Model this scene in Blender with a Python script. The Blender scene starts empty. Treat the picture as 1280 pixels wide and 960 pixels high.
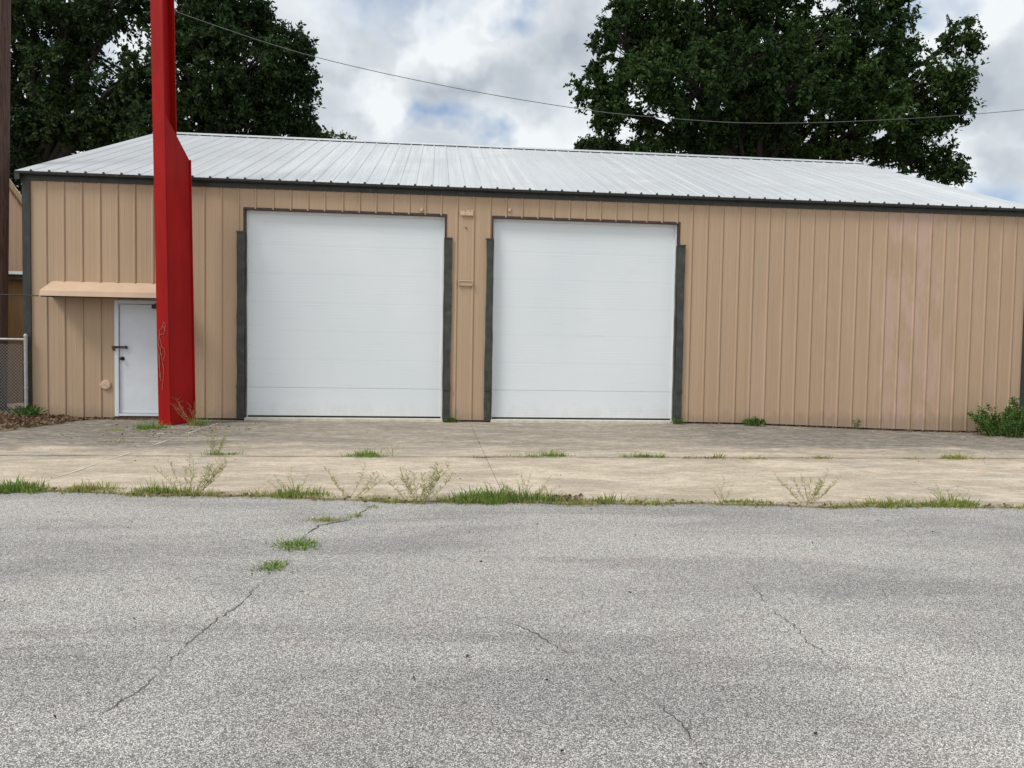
import bpy, math, random
import numpy as np
from mathutils import Vector, Matrix
random.seed(7); rng = np.random.default_rng(11)
S = bpy.context.scene
COL = S.collection

# ------------------------------------------------------------------ measured tables (metres)
CROWN_RIGHT = [(7.4, 17.0, 14.2, 1.38), (6.5, 18.0, 12.6, 0.81), (7.2, 17.0, 11.6, 1.05), (8.4, 16.0, 12.5, 1.4), (8.5, 18.0, 15.7, 1.49), (7.4, 19.0, 10.5, 0.77), (9.8, 18.0, 10.9, 1.29), (8.5, 17.0, 9.7, 0.86), (9.9, 17.0, 14.7, 1.51), (10.1, 15.5, 12.1, 1.44), (11.2, 17.0, 10.7, 1.25), (12.1, 18.0, 15.9, 1.7), (12.3, 16.0, 13.2, 1.59), (13.0, 18.0, 11.5, 1.49), (14.6, 20.0, 10.6, 1.3), (14.7, 19.0, 16.1, 1.75), (14.2, 16.0, 12.3, 1.47), (15.7, 18.0, 11.1, 1.36), (15.6, 17.0, 14.7, 1.58), (16.8, 17.0, 12.6, 1.45), (17.5, 18.0, 10.9, 1.29), (17.9, 18.0, 15.7, 1.43), (19.1, 18.0, 14.2, 1.43), (18.9, 17.0, 11.8, 1.32), (20.2, 18.0, 10.5, 1.15), (21.0, 19.0, 16.0, 0.84), (21.2, 18.0, 13.5, 1.15), (21.6, 18.0, 11.6, 1.15), (22.1, 18.0, 10.2, 0.88), (22.9, 18.0, 15.4, 0.75), (22.7, 18.0, 13.9, 0.81), (22.7, 18.0, 12.5, 0.81), (22.8, 18.0, 9.7, 0.51), (20.1, 19.0, 17.3, 0.91), (8.0, 18.0, 18.0, 1.87), (10.5, 17.0, 18.0, 1.97), (13.6, 18.0, 19.0, 2.04), (16.5, 18.0, 18.7, 1.87), (10.0, 19.0, 21.7, 2.1), (12.8, 18.0, 22.0, 2.21), (16.2, 19.0, 22.1, 1.92), (12.1, 19.0, 24.9, 1.92), (14.6, 19.0, 24.8, 1.75), (18.0, 23.0, 15.6, 1.96), (14.2, 24.0, 15.8, 2.01), (11.3, 24.0, 16.4, 1.81), (21.8, 23.0, 15.0, 1.76), (16.4, 24.0, 13.1, 2.01)]
CROWN_LEFT = [(-17.3, 20.0, 14.7, 1.62), (-18.2, 21.0, 12.7, 1.56), (-17.2, 20.0, 10.4, 1.3), (-15.1, 19.0, 15.0, 1.57), (-15.4, 19.0, 12.6, 1.33), (-15.7, 20.0, 10.8, 1.51), (-12.7, 18.0, 14.7, 1.36), (-12.1, 18.0, 12.1, 1.15), (-13.7, 19.0, 11.2, 1.12), (-13.8, 20.0, 9.7, 1.37), (-12.0, 19.0, 10.7, 1.33), (-16.9, 21.0, 9.2, 1.11), (-18.9, 22.0, 9.0, 0.91), (-19.5, 20.0, 17.5, 1.98), (-16.3, 20.0, 18.0, 2.16), (-17.6, 20.0, 20.5, 2.16), (-20.7, 21.0, 15.2, 2.04), (-20.7, 21.0, 11.9, 1.85), (-23.3, 22.0, 14.1, 1.91), (-22.9, 22.0, 17.6, 1.91), (-14.7, 20.0, 20.7, 1.8)]
CROWN_MID = [(-10.1, 17.0, 14.2, 1.58), (-9.5, 16.0, 11.7, 1.47), (-10.4, 17.0, 10.2, 1.32), (-8.7, 17.0, 13.3, 1.45), (-8.4, 17.0, 11.2, 1.45), (-9.1, 18.0, 10.0, 1.15), (-7.3, 17.0, 12.6, 1.25), (-7.4, 18.0, 11.1, 1.29), (-6.5, 18.0, 13.5, 1.02), (-5.8, 18.0, 13.5, 0.61), (-6.3, 18.0, 11.9, 1.02), (-5.6, 18.0, 12.4, 0.61), (-6.0, 18.0, 10.8, 0.95), (-8.0, 18.0, 15.0, 1.09), (-7.6, 19.0, 10.0, 0.91), (-5.8, 19.0, 10.4, 0.56), (-7.6, 18.0, 14.7, 0.88), (-9.9, 18.0, 17.1, 1.87), (-12.7, 19.0, 17.4, 1.75), (-8.3, 19.0, 18.1, 1.22), (-11.5, 19.0, 20.1, 2.1), (-15.5, 21.0, 14.2, 0.74)]
CROWN_SMALL = [(-6.9, 30.0, 13.2, 0.65), (-6.0, 30.0, 13.2, 0.46), (-5.2, 30.0, 13.1, 0.37), (-7.5, 30.0, 12.9, 0.65), (-6.4, 30.0, 12.5, 0.65), (-5.3, 30.0, 12.4, 0.56)]
CROWN_SMALL2 = [(7.9, 26.0, 12.3, 0.59), (7.3, 26.0, 12.1, 0.38), (8.5, 26.0, 12.3, 0.59), (9.6, 26.0, 11.8, 0.68)]
SKY_GRAY = [((0.098, 0.944, 0.316), 0.09), ((0.04, 0.946, 0.323), 0.08), ((0.161, 0.918, 0.362), 0.08), ((-0.093, 0.926, 0.365), 0.06), ((-0.112, 0.94, 0.323), 0.05), ((0.578, 0.765, 0.285), 0.08), ((0.604, 0.766, 0.22), 0.05), ((-0.114, 0.954, 0.276), 0.04)]
SKY_BLUE = [((0.057, 0.961, 0.27), 0.025), ((0.011, 0.959, 0.283), 0.03), ((0.083, 0.91, 0.405), 0.035), ((0.613, 0.769, 0.181), 0.04), ((0.49, 0.787, 0.373), 0.04), ((-0.372, 0.872, 0.319), 0.04), ((-0.064, 0.9, 0.432), 0.08)]
SKY_WHITE = [((-0.066, 0.953, 0.296), 0.06), ((0.11, 0.955, 0.276), 0.07), ((-0.11, 0.915, 0.387), 0.06), ((0.58, 0.788, 0.207), 0.05), ((0.01, 0.93, 0.368), 0.05), ((0.525, 0.772, 0.359), 0.05)]

# ------------------------------------------------------------------ helpers
def link(o):
    COL.objects.link(o); return o

def tag(o, label=None, cat=None, group=None, kind=None):
    if label: o['label'] = label
    if cat: o['category'] = cat
    if group: o['group'] = group
    if kind: o['kind'] = kind
    return o

def empty(name, loc=(0, 0, 0), rot=(0, 0, 0)):
    o = bpy.data.objects.new(name, None); link(o)
    o.location = loc; o.rotation_euler = rot; o.empty_display_size = .2
    return o

def sm(a, b, x):
    t = max(0., min(1., (x - a) / (b - a))); return t * t * (3 - 2 * t)

def gz(x, y):
    """height of the yard: a shallow dip towards the right end of the building"""
    return -.14 * sm(4.9, 11, x) * sm(-4.8, -1.4, y)

class MB:
    def __init__(s): s.v = []; s.f = []; s.c = []
    def add(s, vs, fs, col=None):
        n = len(s.v); s.v += [tuple(p) for p in vs]; s.f += [tuple(i + n for i in f) for f in fs]
        s.c += [col if col is not None else .5] * len(fs)
        return s
    def box(s, x0, x1, y0, y1, z0, z1):
        v = [(x, y, z) for z in (z0, z1) for y in (y0, y1) for x in (x0, x1)]
        return s.add(v, [(0, 2, 3, 1), (4, 5, 7, 6), (0, 1, 5, 4), (2, 6, 7, 3), (0, 4, 6, 2), (1, 3, 7, 5)])
    def tube(s, pts, rad, n=8, caps=True, col=None):
        pts = [Vector(p) for p in pts]
        if not isinstance(rad, (list, tuple)): rad = [rad] * len(pts)
        vs = []; ref = None
        for i, p in enumerate(pts):
            a = pts[max(0, i - 1)]; b = pts[min(len(pts) - 1, i + 1)]
            t = (b - a).normalized() if (b - a).length > 1e-9 else Vector((0, 0, 1))
            if ref is None:
                ref = Vector((1, 0, 0)) if abs(t.x) < .8 else Vector((0, 1, 0))
            u = (ref - t * ref.dot(t)).normalized(); w = t.cross(u); ref = u
            for k in range(n):
                an = 2 * math.pi * k / n
                vs.append(p + (u * math.cos(an) + w * math.sin(an)) * rad[i])
        fs = []
        for i in range(len(pts) - 1):
            for k in range(n):
                k2 = (k + 1) % n
                fs.append((i * n + k, i * n + k2, (i + 1) * n + k2, (i + 1) * n + k))
        if caps:
            fs.append(tuple(range(n))[::-1]); fs.append(tuple((len(pts) - 1) * n + k for k in range(n)))
        return s.add(vs, fs, col)
    def quad(s, a, b, c, d, col=None): return s.add([a, b, c, d], [(0, 1, 2, 3)], col)
    def prism(s, poly, axis, a, b):
        """poly of 2d points extruded along axis ('x','y','z') from a to b"""
        n = len(poly)
        def P(q, t): return {'x': (t, q[0], q[1]), 'y': (q[0], t, q[1]), 'z': (q[0], q[1], t)}[axis]
        vs = [P(q, a) for q in poly] + [P(q, b) for q in poly]
        fs = [tuple(range(n)), tuple(range(2 * n - 1, n - 1, -1))] + [(i, i + n, (i + 1) % n + n, (i + 1) % n) for i in range(n)]
        return s.add(vs, fs)
    def build(s, name, mat, parent=None, smooth=False, bevel=0, attr=False, fixn=True):
        me = bpy.data.meshes.new(name); me.from_pydata(s.v, [], s.f); me.validate()
        if fixn:
            import bmesh
            bm = bmesh.new(); bm.from_mesh(me); bmesh.ops.recalc_face_normals(bm, faces=bm.faces); bm.to_mesh(me); bm.free()
        if attr:
            at = me.attributes.new('tone', 'FLOAT', 'FACE'); at.data.foreach_set('value', np.array(s.c[:len(me.polygons)], dtype=np.float32))
        me.materials.append(mat)
        if smooth: me.polygons.foreach_set('use_smooth', [True] * len(me.polygons))
        o = bpy.data.objects.new(name, me); link(o)
        if parent is not None:
            o.parent = parent
            if parent.type == 'EMPTY':
                o.matrix_parent_inverse = Matrix.Translation(-Vector(parent.location))
        if bevel:
            b = o.modifiers.new('edge', 'BEVEL'); b.width = bevel; b.segments = 2; b.limit_method = 'ANGLE'
        return o

# ------------------------------------------------------------------ materials
def newmat(name):
    m = bpy.data.materials.new(name); m.use_nodes = True
    nt = m.node_tree; b = nt.nodes['Principled BSDF']
    return m, nt, b

class N:
    def __init__(s, nt): s.nt = nt
    def n(s, t, **k):
        nd = s.nt.nodes.new(t)
        for a, v in k.items():
            if a == 'inp':
                for q, w in v.items():
                    if isinstance(w, bpy.types.NodeSocket): s.nt.links.new(w, nd.inputs[q])
                    else: nd.inputs[q].default_value = w
            else: setattr(nd, a, v)
        return nd
    def obj(s): return s.n('ShaderNodeTexCoord').outputs['Object']
    def map(s, v, sc=(1, 1, 1), loc=(0, 0, 0), rot=(0, 0, 0)):
        return s.n('ShaderNodeMapping', inp={'Vector': v, 'Scale': sc, 'Location': loc, 'Rotation': rot}).outputs[0]
    def noise(s, v, scale, det=4, rough=.55, dist=0):
        return s.n('ShaderNodeTexNoise', inp={'Vector': v, 'Scale': scale, 'Detail': det, 'Roughness': rough, 'Distortion': dist}).outputs['Fac']
    def ramp(s, v, a, b, c=0., d=1.):
        return s.n('ShaderNodeMapRange', interpolation_type='SMOOTHSTEP', inp={'Value': v, 'From Min': a, 'From Max': b, 'To Min': c, 'To Max': d}).outputs[0]
    def m(s, op, a, b=0., c=0., clamp=False):
        nd = s.n('ShaderNodeMath', operation=op, use_clamp=clamp, inp={0: a, 1: b, 2: c}); return nd.outputs[0]
    def mix(s, f, a, b, mode='MIX'):
        nd = s.n('ShaderNodeMix', data_type='RGBA', blend_type=mode)
        for i, v in ((0, f), (6, a), (7, b)):
            if isinstance(v, bpy.types.NodeSocket): s.nt.links.new(v, nd.inputs[i])
            else: nd.inputs[i].default_value = v if i == 0 or len(v) == 4 else (*v, 1)
        return nd.outputs[2]
    def sep(s, v):
        return s.n('ShaderNodeSeparateXYZ', inp={0: v}).outputs
    def bump(s, h, strength, dist):
        return s.n('ShaderNodeBump', inp={'Height': h, 'Strength': strength, 'Distance': dist}).outputs[0]

def simple(name, col, rough=.6, metal=0., var=.15, scale=6., bump=0., bscale=60., streak=None, spec=.5, dirt=None):
    m, nt, b = newmat(name); g = N(nt); o = g.obj()
    v = g.map(o, streak) if streak else o
    f = g.noise(v, scale, 5, .6)
    c = g.mix(g.ramp(f, .3, .7), [x * (1 - var) for x in col], [min(1, x * (1 + var)) for x in col])
    if dirt:
        f2 = g.noise(o, dirt[1], 6, .7)
        c = g.mix(g.ramp(f2, dirt[2], dirt[2] + .12, 0, dirt[3]), c, dirt[0])
    nt.links.new(c, b.inputs['Base Color'])
    b.inputs['Roughness'].default_value = rough; b.inputs['Metallic'].default_value = metal
    b.inputs['Specular IOR Level'].default_value = spec
    if bump:
        nt.links.new(g.bump(g.noise(o, bscale, 4, .6), bump, .01), b.inputs['Normal'])
    return m

# tan corrugated wall paint: streaky, with chalky pink faded patches
def wall_mat(name='tan_wall_paint', base=(.475, .340, .228), pink=(.53, .365, .29), local=True):
    m, nt, b = newmat(name); g = N(nt); o = g.obj(); x, y, z = g.sep(o)
    st = g.noise(g.map(o, (3.2, 3.2, .12)), 1.4, 5, .6)
    fine = g.noise(g.map(o, (60, 60, .5)), 1, 3, .5)
    c = g.mix(g.ramp(st, .3, .7), [v * .93 for v in base], [v * 1.05 for v in base])
    c = g.mix(g.ramp(fine, .3, .7, 0, .35), c, [v * .88 for v in base])
    # per sheet shift of tone, every 0.915 m
    cell = g.n('ShaderNodeTexWhiteNoise', noise_dimensions='1D', inp={'W': g.m('FLOOR', g.m('MULTIPLY', x, 1 / .305))}).outputs['Value']
    c = g.mix(g.m('MULTIPLY', cell, .35), c, [v * q for v, q in zip(base, (.93, .9, .84))])
    if local:
        def band(a, b_, s=.05): return g.m('MULTIPLY', g.ramp(x, a - s, a + s), g.ramp(x, b_ - s, b_ + s, 1, 0))
        patch = g.noise(g.map(o, (2.2, 1, .8)), 1.3, 4, .6, .3)
        pm = g.m('MULTIPLY', band(8.5, 10.45, .03), g.ramp(patch, .38, .62, 0, 1.))
        pm2 = g.m('MULTIPLY', band(6.15, 6.5, .03), g.ramp(z, 1.2, 2.4, .9, .2))
        pm3 = g.m('MULTIPLY', g.ramp(x, 4.8, 8.2), g.ramp(patch, .45, .68, 0, .4))
        cellp = g.ramp(cell, .15, .6, .35, 1)
        pk = g.m('MULTIPLY', g.m('MAXIMUM', g.m('MAXIMUM', pm, pm2), pm3), cellp)
        c = g.mix(pk, c, pink)
    # rusty splash dirt low down, with a broken edge
    sp = g.m('ADD', z, g.m('MULTIPLY', g.noise(g.map(o, (4, 4, 1.5)), 2.0, 5, .7), -.55))
    c = g.mix(g.ramp(sp, -.24, .02, .5, 0), c, (.27, .20, .15))
    spots = g.noise(o, 9, 6, .75)
    c = g.mix(g.ramp(spots, .68, .74, 0, .5), c, (.30, .19, .12))
    nt.links.new(c, b.inputs['Base Color'])
    b.inputs['Roughness'].default_value = .62; b.inputs['Specular IOR Level'].default_value = .3
    nt.links.new(g.bump(g.noise(g.map(o, (1, 1, .35)), 5, 3, .5), .35, .02), b.inputs['Normal'])
    return m

def asphalt_mat():
    m, nt, b = newmat('weathered_asphalt'); g = N(nt); o = g.obj()
    w = g.n('ShaderNodeVectorMath', operation='ADD', inp={0: o, 1: (0, 0, 0)}).outputs[0]
    def cells(sc, rnd=1.):
        vn = g.n('ShaderNodeTexVoronoi', feature='F1', inp={'Vector': w, 'Scale': sc * 2.1, 'Randomness': rnd}); return vn
    v1 = cells(95); v2 = cells(170)
    t1 = g.sep(v1.outputs['Color'])[0]; t2 = g.sep(v2.outputs['Color'])[1]
    edge = g.ramp(g.m('MULTIPLY', v1.outputs['Distance'], 1.), .25, .62, 0, 1)
    tone = g.m('ADD', g.m('MULTIPLY', t1, .6), g.m('MULTIPLY', t2, .4))
    tone = g.ramp(tone, .12, .88)
    c = g.mix(g.m('POWER', tone, 1.4), (.19, .184, .178), (.98, .96, .93))
    c = g.mix(g.m('MULTIPLY', edge, .6), c, (.06, .057, .055))
    # worn and bleached drifts running along the lot
    n1 = g.noise(g.map(o, (.35, 1.3, 1), rot=(0, 0, .06)), 1.0, 5, .6, .6)
    n2 = g.noise(g.map(o, (.25, .5, 1), loc=(3.7, 8.1, 0)), 1.1, 5, .6, .8)
    n3 = g.noise(g.map(o, (1, 1, 1)), 5, 4, .65)
    wear = g.m('ADD', g.m('ADD', g.m('MULTIPLY', g.ramp(n1, .41, .59), .55), g.m('MULTIPLY', g.ramp(n2, .41, .59), .35)), g.m('MULTIPLY', n3, .2))
    c = g.mix(1.0, c, g.mix(wear, (.78, .77, .765), (1.20, 1.18, 1.145)), 'MULTIPLY')
    pk = g.noise(g.map(o, (1, 1, 1), loc=(9, 2, 0)), 2.2, 4, .6)
    c = g.mix(g.ramp(pk, .55, .72, 0, .25), c, g.mix(1.0, c, (1.12, .95, .90), 'MULTIPLY'))
    nt.links.new(c, b.inputs['Base Color'])
    b.inputs['Roughness'].default_value = .88; b.inputs['Specular IOR Level'].default_value = .25
    h = g.m('ADD', g.m('MULTIPLY', g.m('SUBTRACT', 1., v1.outputs['Distance']), .7), g.m('MULTIPLY', t1, .5))
    nt.links.new(g.bump(h, .55, .006), b.inputs['Normal'])
    return m

def concrete_mat():
    m, nt, b = newmat('old_concrete'); g = N(nt); o = g.obj(); x, y, z = g.sep(o)
    n = g.noise(g.map(o, (.8, 1.6, 1)), 1.2, 6, .65, .4)
    f = g.noise(g.map(o, (1, 1.8, 1)), 7, 6, .72)
    c = g.mix(g.ramp(n, .38, .62), (.43, .355, .265), (.65, .545, .425))
    c = g.mix(g.ramp(f, .46, .62, 0, .6), c, (.34, .29, .225))
    f9 = g.noise(o, 26, 5, .8)
    c = g.mix(g.ramp(f9, .50, .66, 0, .6), c, (.25, .215, .17))
    c = g.mix(g.ramp(f9, .46, .36, 0, .45), c, (.68, .60, .49))
    # broad greyish runs
    bl = g.noise(g.map(o, (.5, 1.1, 1), loc=(5, 3, 0)), 1.5, 6, .7, .8)
    c = g.mix(g.ramp(bl, .50, .66, 0, .55), c, (.30, .275, .24))
    # grey-black algae staining spreading out from the foot of the wall, blotchy
    big = g.noise(g.map(o, (.45, .9, 1)), 1.3, 7, .72, .6)
    yy = g.m('ADD', y, g.m('MULTIPLY', g.m('SUBTRACT', big, .5), 11.0))
    st = g.ramp(yy, -6.0, -3.0, 0, 1)
    st = g.m('MULTIPLY', st, g.ramp(y, -5.6, -3.4))
    # less of it before the doors, where cars scrub it off
    mid = g.m('MULTIPLY', g.ramp(x, -3.8, -1.5), g.ramp(x, 5.5, 3.2))
    st = g.m('MULTIPLY', st, g.m('SUBTRACT', 1., g.m('MULTIPLY', mid, .35)))
    st2 = g.m('MULTIPLY', st, g.ramp(f, .36, .56, .6, 1.))
    c = g.mix(g.m('MULTIPLY', st2, .86), c, (.115, .108, .097))
    jl = g.m('ADD', y, g.m('MULTIPLY', g.m('SUBTRACT', f, .5), .5))
    c = g.mix(g.m('MULTIPLY', g.m('MULTIPLY', g.ramp(jl, -4.98, -4.83), g.ramp(jl, -4.62, -4.80)), .35), c, (.20, .17, .13))
    el = g.m('ADD', g.m('ADD', y, g.m('MULTIPLY', x, .115)), g.m('MULTIPLY', g.m('SUBTRACT', f, .5), .5))
    c = g.mix(g.ramp(el, -7.35, -7.68, 0, .6), c, (.27, .22, .15))
    # pale scuffs
    sc = g.noise(g.map(o, (1.1, 5.0, 1), rot=(0, 0, .25)), 1.9, 7, .78, 1.0)
    c = g.mix(g.ramp(sc, .545, .60, 0, .65), c, (.54, .50, .43))
    pit = g.noise(o, 48, 3, .6)
    c = g.mix(g.ramp(pit, .60, .68, 0, .6), c, (.14, .12, .10))
    nt.links.new(c, b.inputs['Base Color']); b.inputs['Roughness'].default_value = .9
    b.inputs['Specular IOR Level'].default_value = .25
    nt.links.new(g.bump(g.m('ADD', f, g.m('MULTIPLY', g.noise(o, 60, 3, .6), .4)), .6, .02), b.inputs['Normal'])
    return m

def door_mat():
    m, nt, b = newmat('white_door_skin'); g = N(nt); o = g.obj(); x, y, z = g.sep(o)
    n = g.noise(g.map(o, (.5, 1, .35)), 1.1, 4, .5)
    c = g.mix(g.ramp(n, .3, .7), (.73, .78, .815), (.78, .82, .85))
    d = g.noise(g.map(o, (.6, 1, 6)), 2.5, 6, .7)
    c = g.mix(g.ramp(d, .55, .75, 0, .18), c, (.52, .53, .52))
    lo = g.m('ADD', z, g.m('MULTIPLY', g.noise(g.map(o, (2, 1, 1)), 3, 5, .7), -.5))
    c = g.mix(g.ramp(lo, -.28, .12, .35, 0), c, (.50, .47, .41))
    nt.links.new(c, b.inputs['Base Color']); b.inputs['Roughness'].default_value = .42
    b.inputs['Specular IOR Level'].default_value = .4
    wv = g.n('ShaderNodeTexWave', wave_type='BANDS', bands_direction='Z', wave_profile='SIN', inp={'Vector': o, 'Scale': 6.2, 'Distortion': 0., 'Detail': 0.}).outputs['Fac']
    hh = g.m('ADD', g.m('MULTIPLY', wv, .5), g.m('MULTIPLY', g.noise(g.map(o, (1, 1, 1.5)), 2.2, 3, .5), 2.))
    nt.links.new(g.bump(hh, .12, .003), b.inputs['Normal'])
    return m

def roof_mat():
    m, nt, b = newmat('galvanised_roof'); g = N(nt); o = g.obj(); x, y, z = g.sep(o)
    st = g.noise(g.map(o, (5, .15, .15)), 1.5, 5, .6)
    big = g.noise(o, .5, 4, .6)
    cell = g.n('ShaderNodeTexWhiteNoise', noise_dimensions='1D', inp={'W': g.m('FLOOR', g.m('MULTIPLY', x, 1 / .914))}).outputs['Value']
    c = g.mix(g.ramp(st, .3, .7), (.50, .52, .54), (.62, .64, .66))
    c = g.mix(g.m('MULTIPLY', cell, .5), c, (.47, .49, .52))
    c = g.mix(g.ramp(big, .5, .62, 0, .4), c, (.46, .47, .48))
    rust = g.noise(g.map(o, (2, .4, .4), loc=(4, 0, 0)), 1.0, 5, .7)
    c = g.mix(g.ramp(rust, .62, .72, 0, .3), c, (.52, .46, .45))
    nt.links.new(c, b.inputs['Base Color']); b.inputs['Roughness'].default_value = .5
    b.inputs['Metallic'].default_value = .15
    return m

def leaf_mat(name, lo, hi, yel, trans=.25):
    m, nt, b = newmat(name); g = N(nt)
    a = g.n('ShaderNodeAttribute', attribute_name='tone').outputs['Fac']
    c = g.mix(g.ramp(a, 0, .8), lo, hi); c = g.mix(g.ramp(a, .9, 1.), c, yel)
    nt.links.new(c, b.inputs['Base Color']); b.inputs['Roughness'].default_value = .6
    b.inputs['Specular IOR Level'].default_value = .15
    t = g.n('ShaderNodeBsdfTranslucent', inp={'Color': c}); mx = g.n('ShaderNodeMixShader', inp={0: trans, 1: b.outputs[0], 2: t.outputs[0]})
    nt.links.new(mx.outputs[0], nt.nodes['Material Output'].inputs[0])
    return m

M = {}
M['wall'] = wall_mat()
M['awning'] = simple('tan_awning_paint', (.60, .43, .30), .55, var=.05, scale=3, streak=(1, 1, .3))
M['asphalt'] = asphalt_mat(); M['concrete'] = concrete_mat(); M['door'] = door_mat(); M['roof'] = roof_mat()
M['darktrim'] = simple('dark_green_trim', (.028, .030, .026), .5, var=.25, scale=8, streak=(1, 1, .5), dirt=((.10, .09, .075), 5, .60, .6))
M['guard'] = simple('grey_green_guard_paint', (.042, .046, .038), .6, var=.3, scale=7, bump=.3, bscale=12, dirt=((.14, .115, .085), 9, .60, .7))
M['maroon'] = simple('dark_maroon_steel', (.055, .028, .026), .6, var=.3, scale=9)
M['whitevinyl'] = simple('white_vinyl', (.76, .77, .77), .5, var=.05)
M['whitepaint'] = simple('white_door_paint', (.70, .74, .79), .45, var=.04, scale=3, dirt=((.42, .38, .33), 6, .66, .5))
M['black'] = simple('black_rubber', (.012, .012, .012), .6)
M['sill'] = simple('pale_concrete_sill', (.60, .56, .48), .9, var=.12, scale=10, bump=.3)
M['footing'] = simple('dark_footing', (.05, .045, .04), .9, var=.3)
M['red'] = simple('red_sign_paint', (.32, .007, .006), .55, var=.18, scale=3, streak=(1, 1, .25), dirt=((.15, .03, .022), 14, .60, .7), spec=.15, bump=.12, bscale=25)
M['rust'] = simple('rusty_iron', (.08, .045, .03), .8, var=.4, scale=30)
M['darkmetal'] = simple('dark_metal', (.03, .028, .026), .45, metal=.5)
M['galv'] = simple('galvanised_pipe', (.42, .43, .43), .5, metal=.5, var=.15, scale=20, dirt=((.2, .19, .17), 20, .6, .5))
M['wood'] = simple('weathered_pole_wood', (.075, .040, .032), .9, var=.45, scale=9, streak=(6, 6, .25), bump=.9, bscale=30)
M['dirt'] = simple('dirt_ground', (.16, .125, .09), .95, var=.35, scale=3, bump=.6, bscale=20)
M['fill'] = simple('joint_dirt', (.10, .082, .06), .95, var=.4, scale=14)
M['fill_pale'] = simple('joint_pale_sealant', (.56, .49, .40), .9, var=.2, scale=7)
M['crack'] = simple('crack_dark', (.060, .056, .052), .95, var=.3, scale=20)
M['bgwall'] = wall_mat('pinkish_tan_siding', (.56, .39, .27), local=False)
M['bgtrim'] = simple('tan_rake_trim', (.42, .29, .17), .6, var=.1)
M['brownwall'] = simple('ochre_brown_siding', (.20, .115, .045), .7, var=.15, streak=(4, 4, .2))
M['whiteroof'] = simple('white_roof_edge', (.75, .75, .73), .5, var=.05)
M['cable'] = simple('black_cable', (.02, .02, .02), .6)
M['cable_grey'] = simple('grey_cable', (.12, .12, .12), .5)
M['bark'] = simple('dark_bark', (.030, .024, .019), .95, var=.35, scale=8, streak=(3, 3, .6), bump=.8, bscale=14)
M['leafR'] = leaf_mat('leaf_deep_green', (.014, .032, .009), (.055, .10, .026), (.10, .13, .035))
M['leafL'] = leaf_mat('leaf_dark_green', (.014, .030, .010), (.040, .070, .021), (.085, .10, .038))
M['leafS'] = leaf_mat('leaf_far_green', (.045, .075, .022), (.09, .14, .04), (.16, .17, .06))
M['grass'] = leaf_mat('grass_blade', (.12, .18, .04), (.30, .38, .09), (.52, .42, .22), .3)
M['lush'] = leaf_mat('lush_grass_blade', (.085, .17, .035), (.24, .36, .08), (.45, .40, .16), .3)
M['olive'] = leaf_mat('olive_weed', (.18, .20, .05), (.38, .40, .12), (.48, .36, .18), .3)
M['dry'] = leaf_mat('dry_grass', (.16, .10, .055), (.30, .21, .12), (.20, .22, .07), .2)
M['weed'] = leaf_mat('weed_seed_leaf', (.24, .29, .06), (.44, .46, .13), (.56, .42, .20), .3)
M['stem'] = simple('weed_stem', (.34, .31, .12), .7, var=.3, scale=20)
M['bush'] = leaf_mat('bush_leaf', (.045, .10, .022), (.10, .20, .045), (.22, .25, .09), .3)
M['litter'] = leaf_mat('dead_leaf', (.10, .060, .035), (.26, .17, .10), (.40, .33, .24), .1)
M['vine'] = simple('dead_vine', (.34, .20, .15), .8, var=.3, scale=20)
M['pebble'] = leaf_mat('debris_bit', (.03, .025, .02), (.12, .09, .07), (.5, .48, .45), 0)

# ------------------------------------------------------------------ ground
def sheet(name, xs, ys, zf, mat, inside=None, parent=None):
    mb = MB(); idx = {}
    for j, y in enumerate(ys):
        for i, x in enumerate(xs): mb.v.append((x, y, zf(x, y)))
    nx = len(xs)
    for j in range(len(ys) - 1):
        for i in range(nx - 1):
            if inside and not inside((xs[i] + xs[i + 1]) / 2, (ys[j] + ys[j + 1]) / 2): continue
            mb.f.append((j * nx + i, j * nx + i + 1, (j + 1) * nx + i + 1, (j + 1) * nx + i)); mb.c.append(.5)
    return mb.build(name, mat, parent, fixn=False)

def frange(a, b, s):
    n = max(1, int(round((b - a) / s))); return [a + (b - a) * i / n for i in range(n + 1)]

g = sheet('ground', [-400, -120, -40, -20, -10, 0, 10, 20, 40, 120, 400], [-400, -120, -40, -20, -8, 0, 15, 40, 120, 400], lambda x, y: -.17 if y > -9 else -.16, M['dirt'])
tag(g, kind='structure')
# edge between asphalt and concrete
EDGE = [(-30, -7.0), (-14, -7.0), (-3.92, -7.2), (-3.3, -7.18), (-2.77, -7.32), (-1.61, -7.44), (-.66, -7.62), (.41, -7.77), (1.95, -7.81), (3.44, -7.96), (5.41, -8.05), (9, -8.2), (30, -8.6)]
ex = [p[0] for p in EDGE]; ey = [p[1] for p in EDGE]
def edge_y(x):
    return float(np.interp(x, ex, ey)) + .035 * math.sin(x * 3.1) + .02 * math.sin(x * 8.3 + 1) + .012 * math.sin(x * 21)
# asphalt: everything in front of the edge (rows follow the edge)
def ribbon(name, xs, y_of, nrow, zf, mat, parent=None):
    mb = MB()
    for j in range(nrow + 1):
        for x in xs:
            y = y_of(x, j / nrow); mb.v.append((x, y, zf(x, y)))
    nx = len(xs)
    for j in range(nrow):
        for i in range(nx - 1):
            mb.f.append((j * nx + i, j * nx + i + 1, (j + 1) * nx + i + 1, (j + 1) * nx + i)); mb.c.append(.5)
    return mb.build(name, mat, parent, fixn=False)
def az(x, y): return -.012 + .006 * math.sin(x * 1.3 + y * .7) * sm(-8.2, -9.5, y) * 1.0
xs_a = [-40, -25, -16] + frange(-12, 14, .12) + [18, 25, 40]
asph = ribbon('asphalt_lot', xs_a, lambda x, t: -45 + (edge_y(x) - .0 + 45) * (1 - (1 - t) ** 2.2), 26, lambda x, y: -.012, M['asphalt'])
tag(asph, kind='structure')

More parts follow.
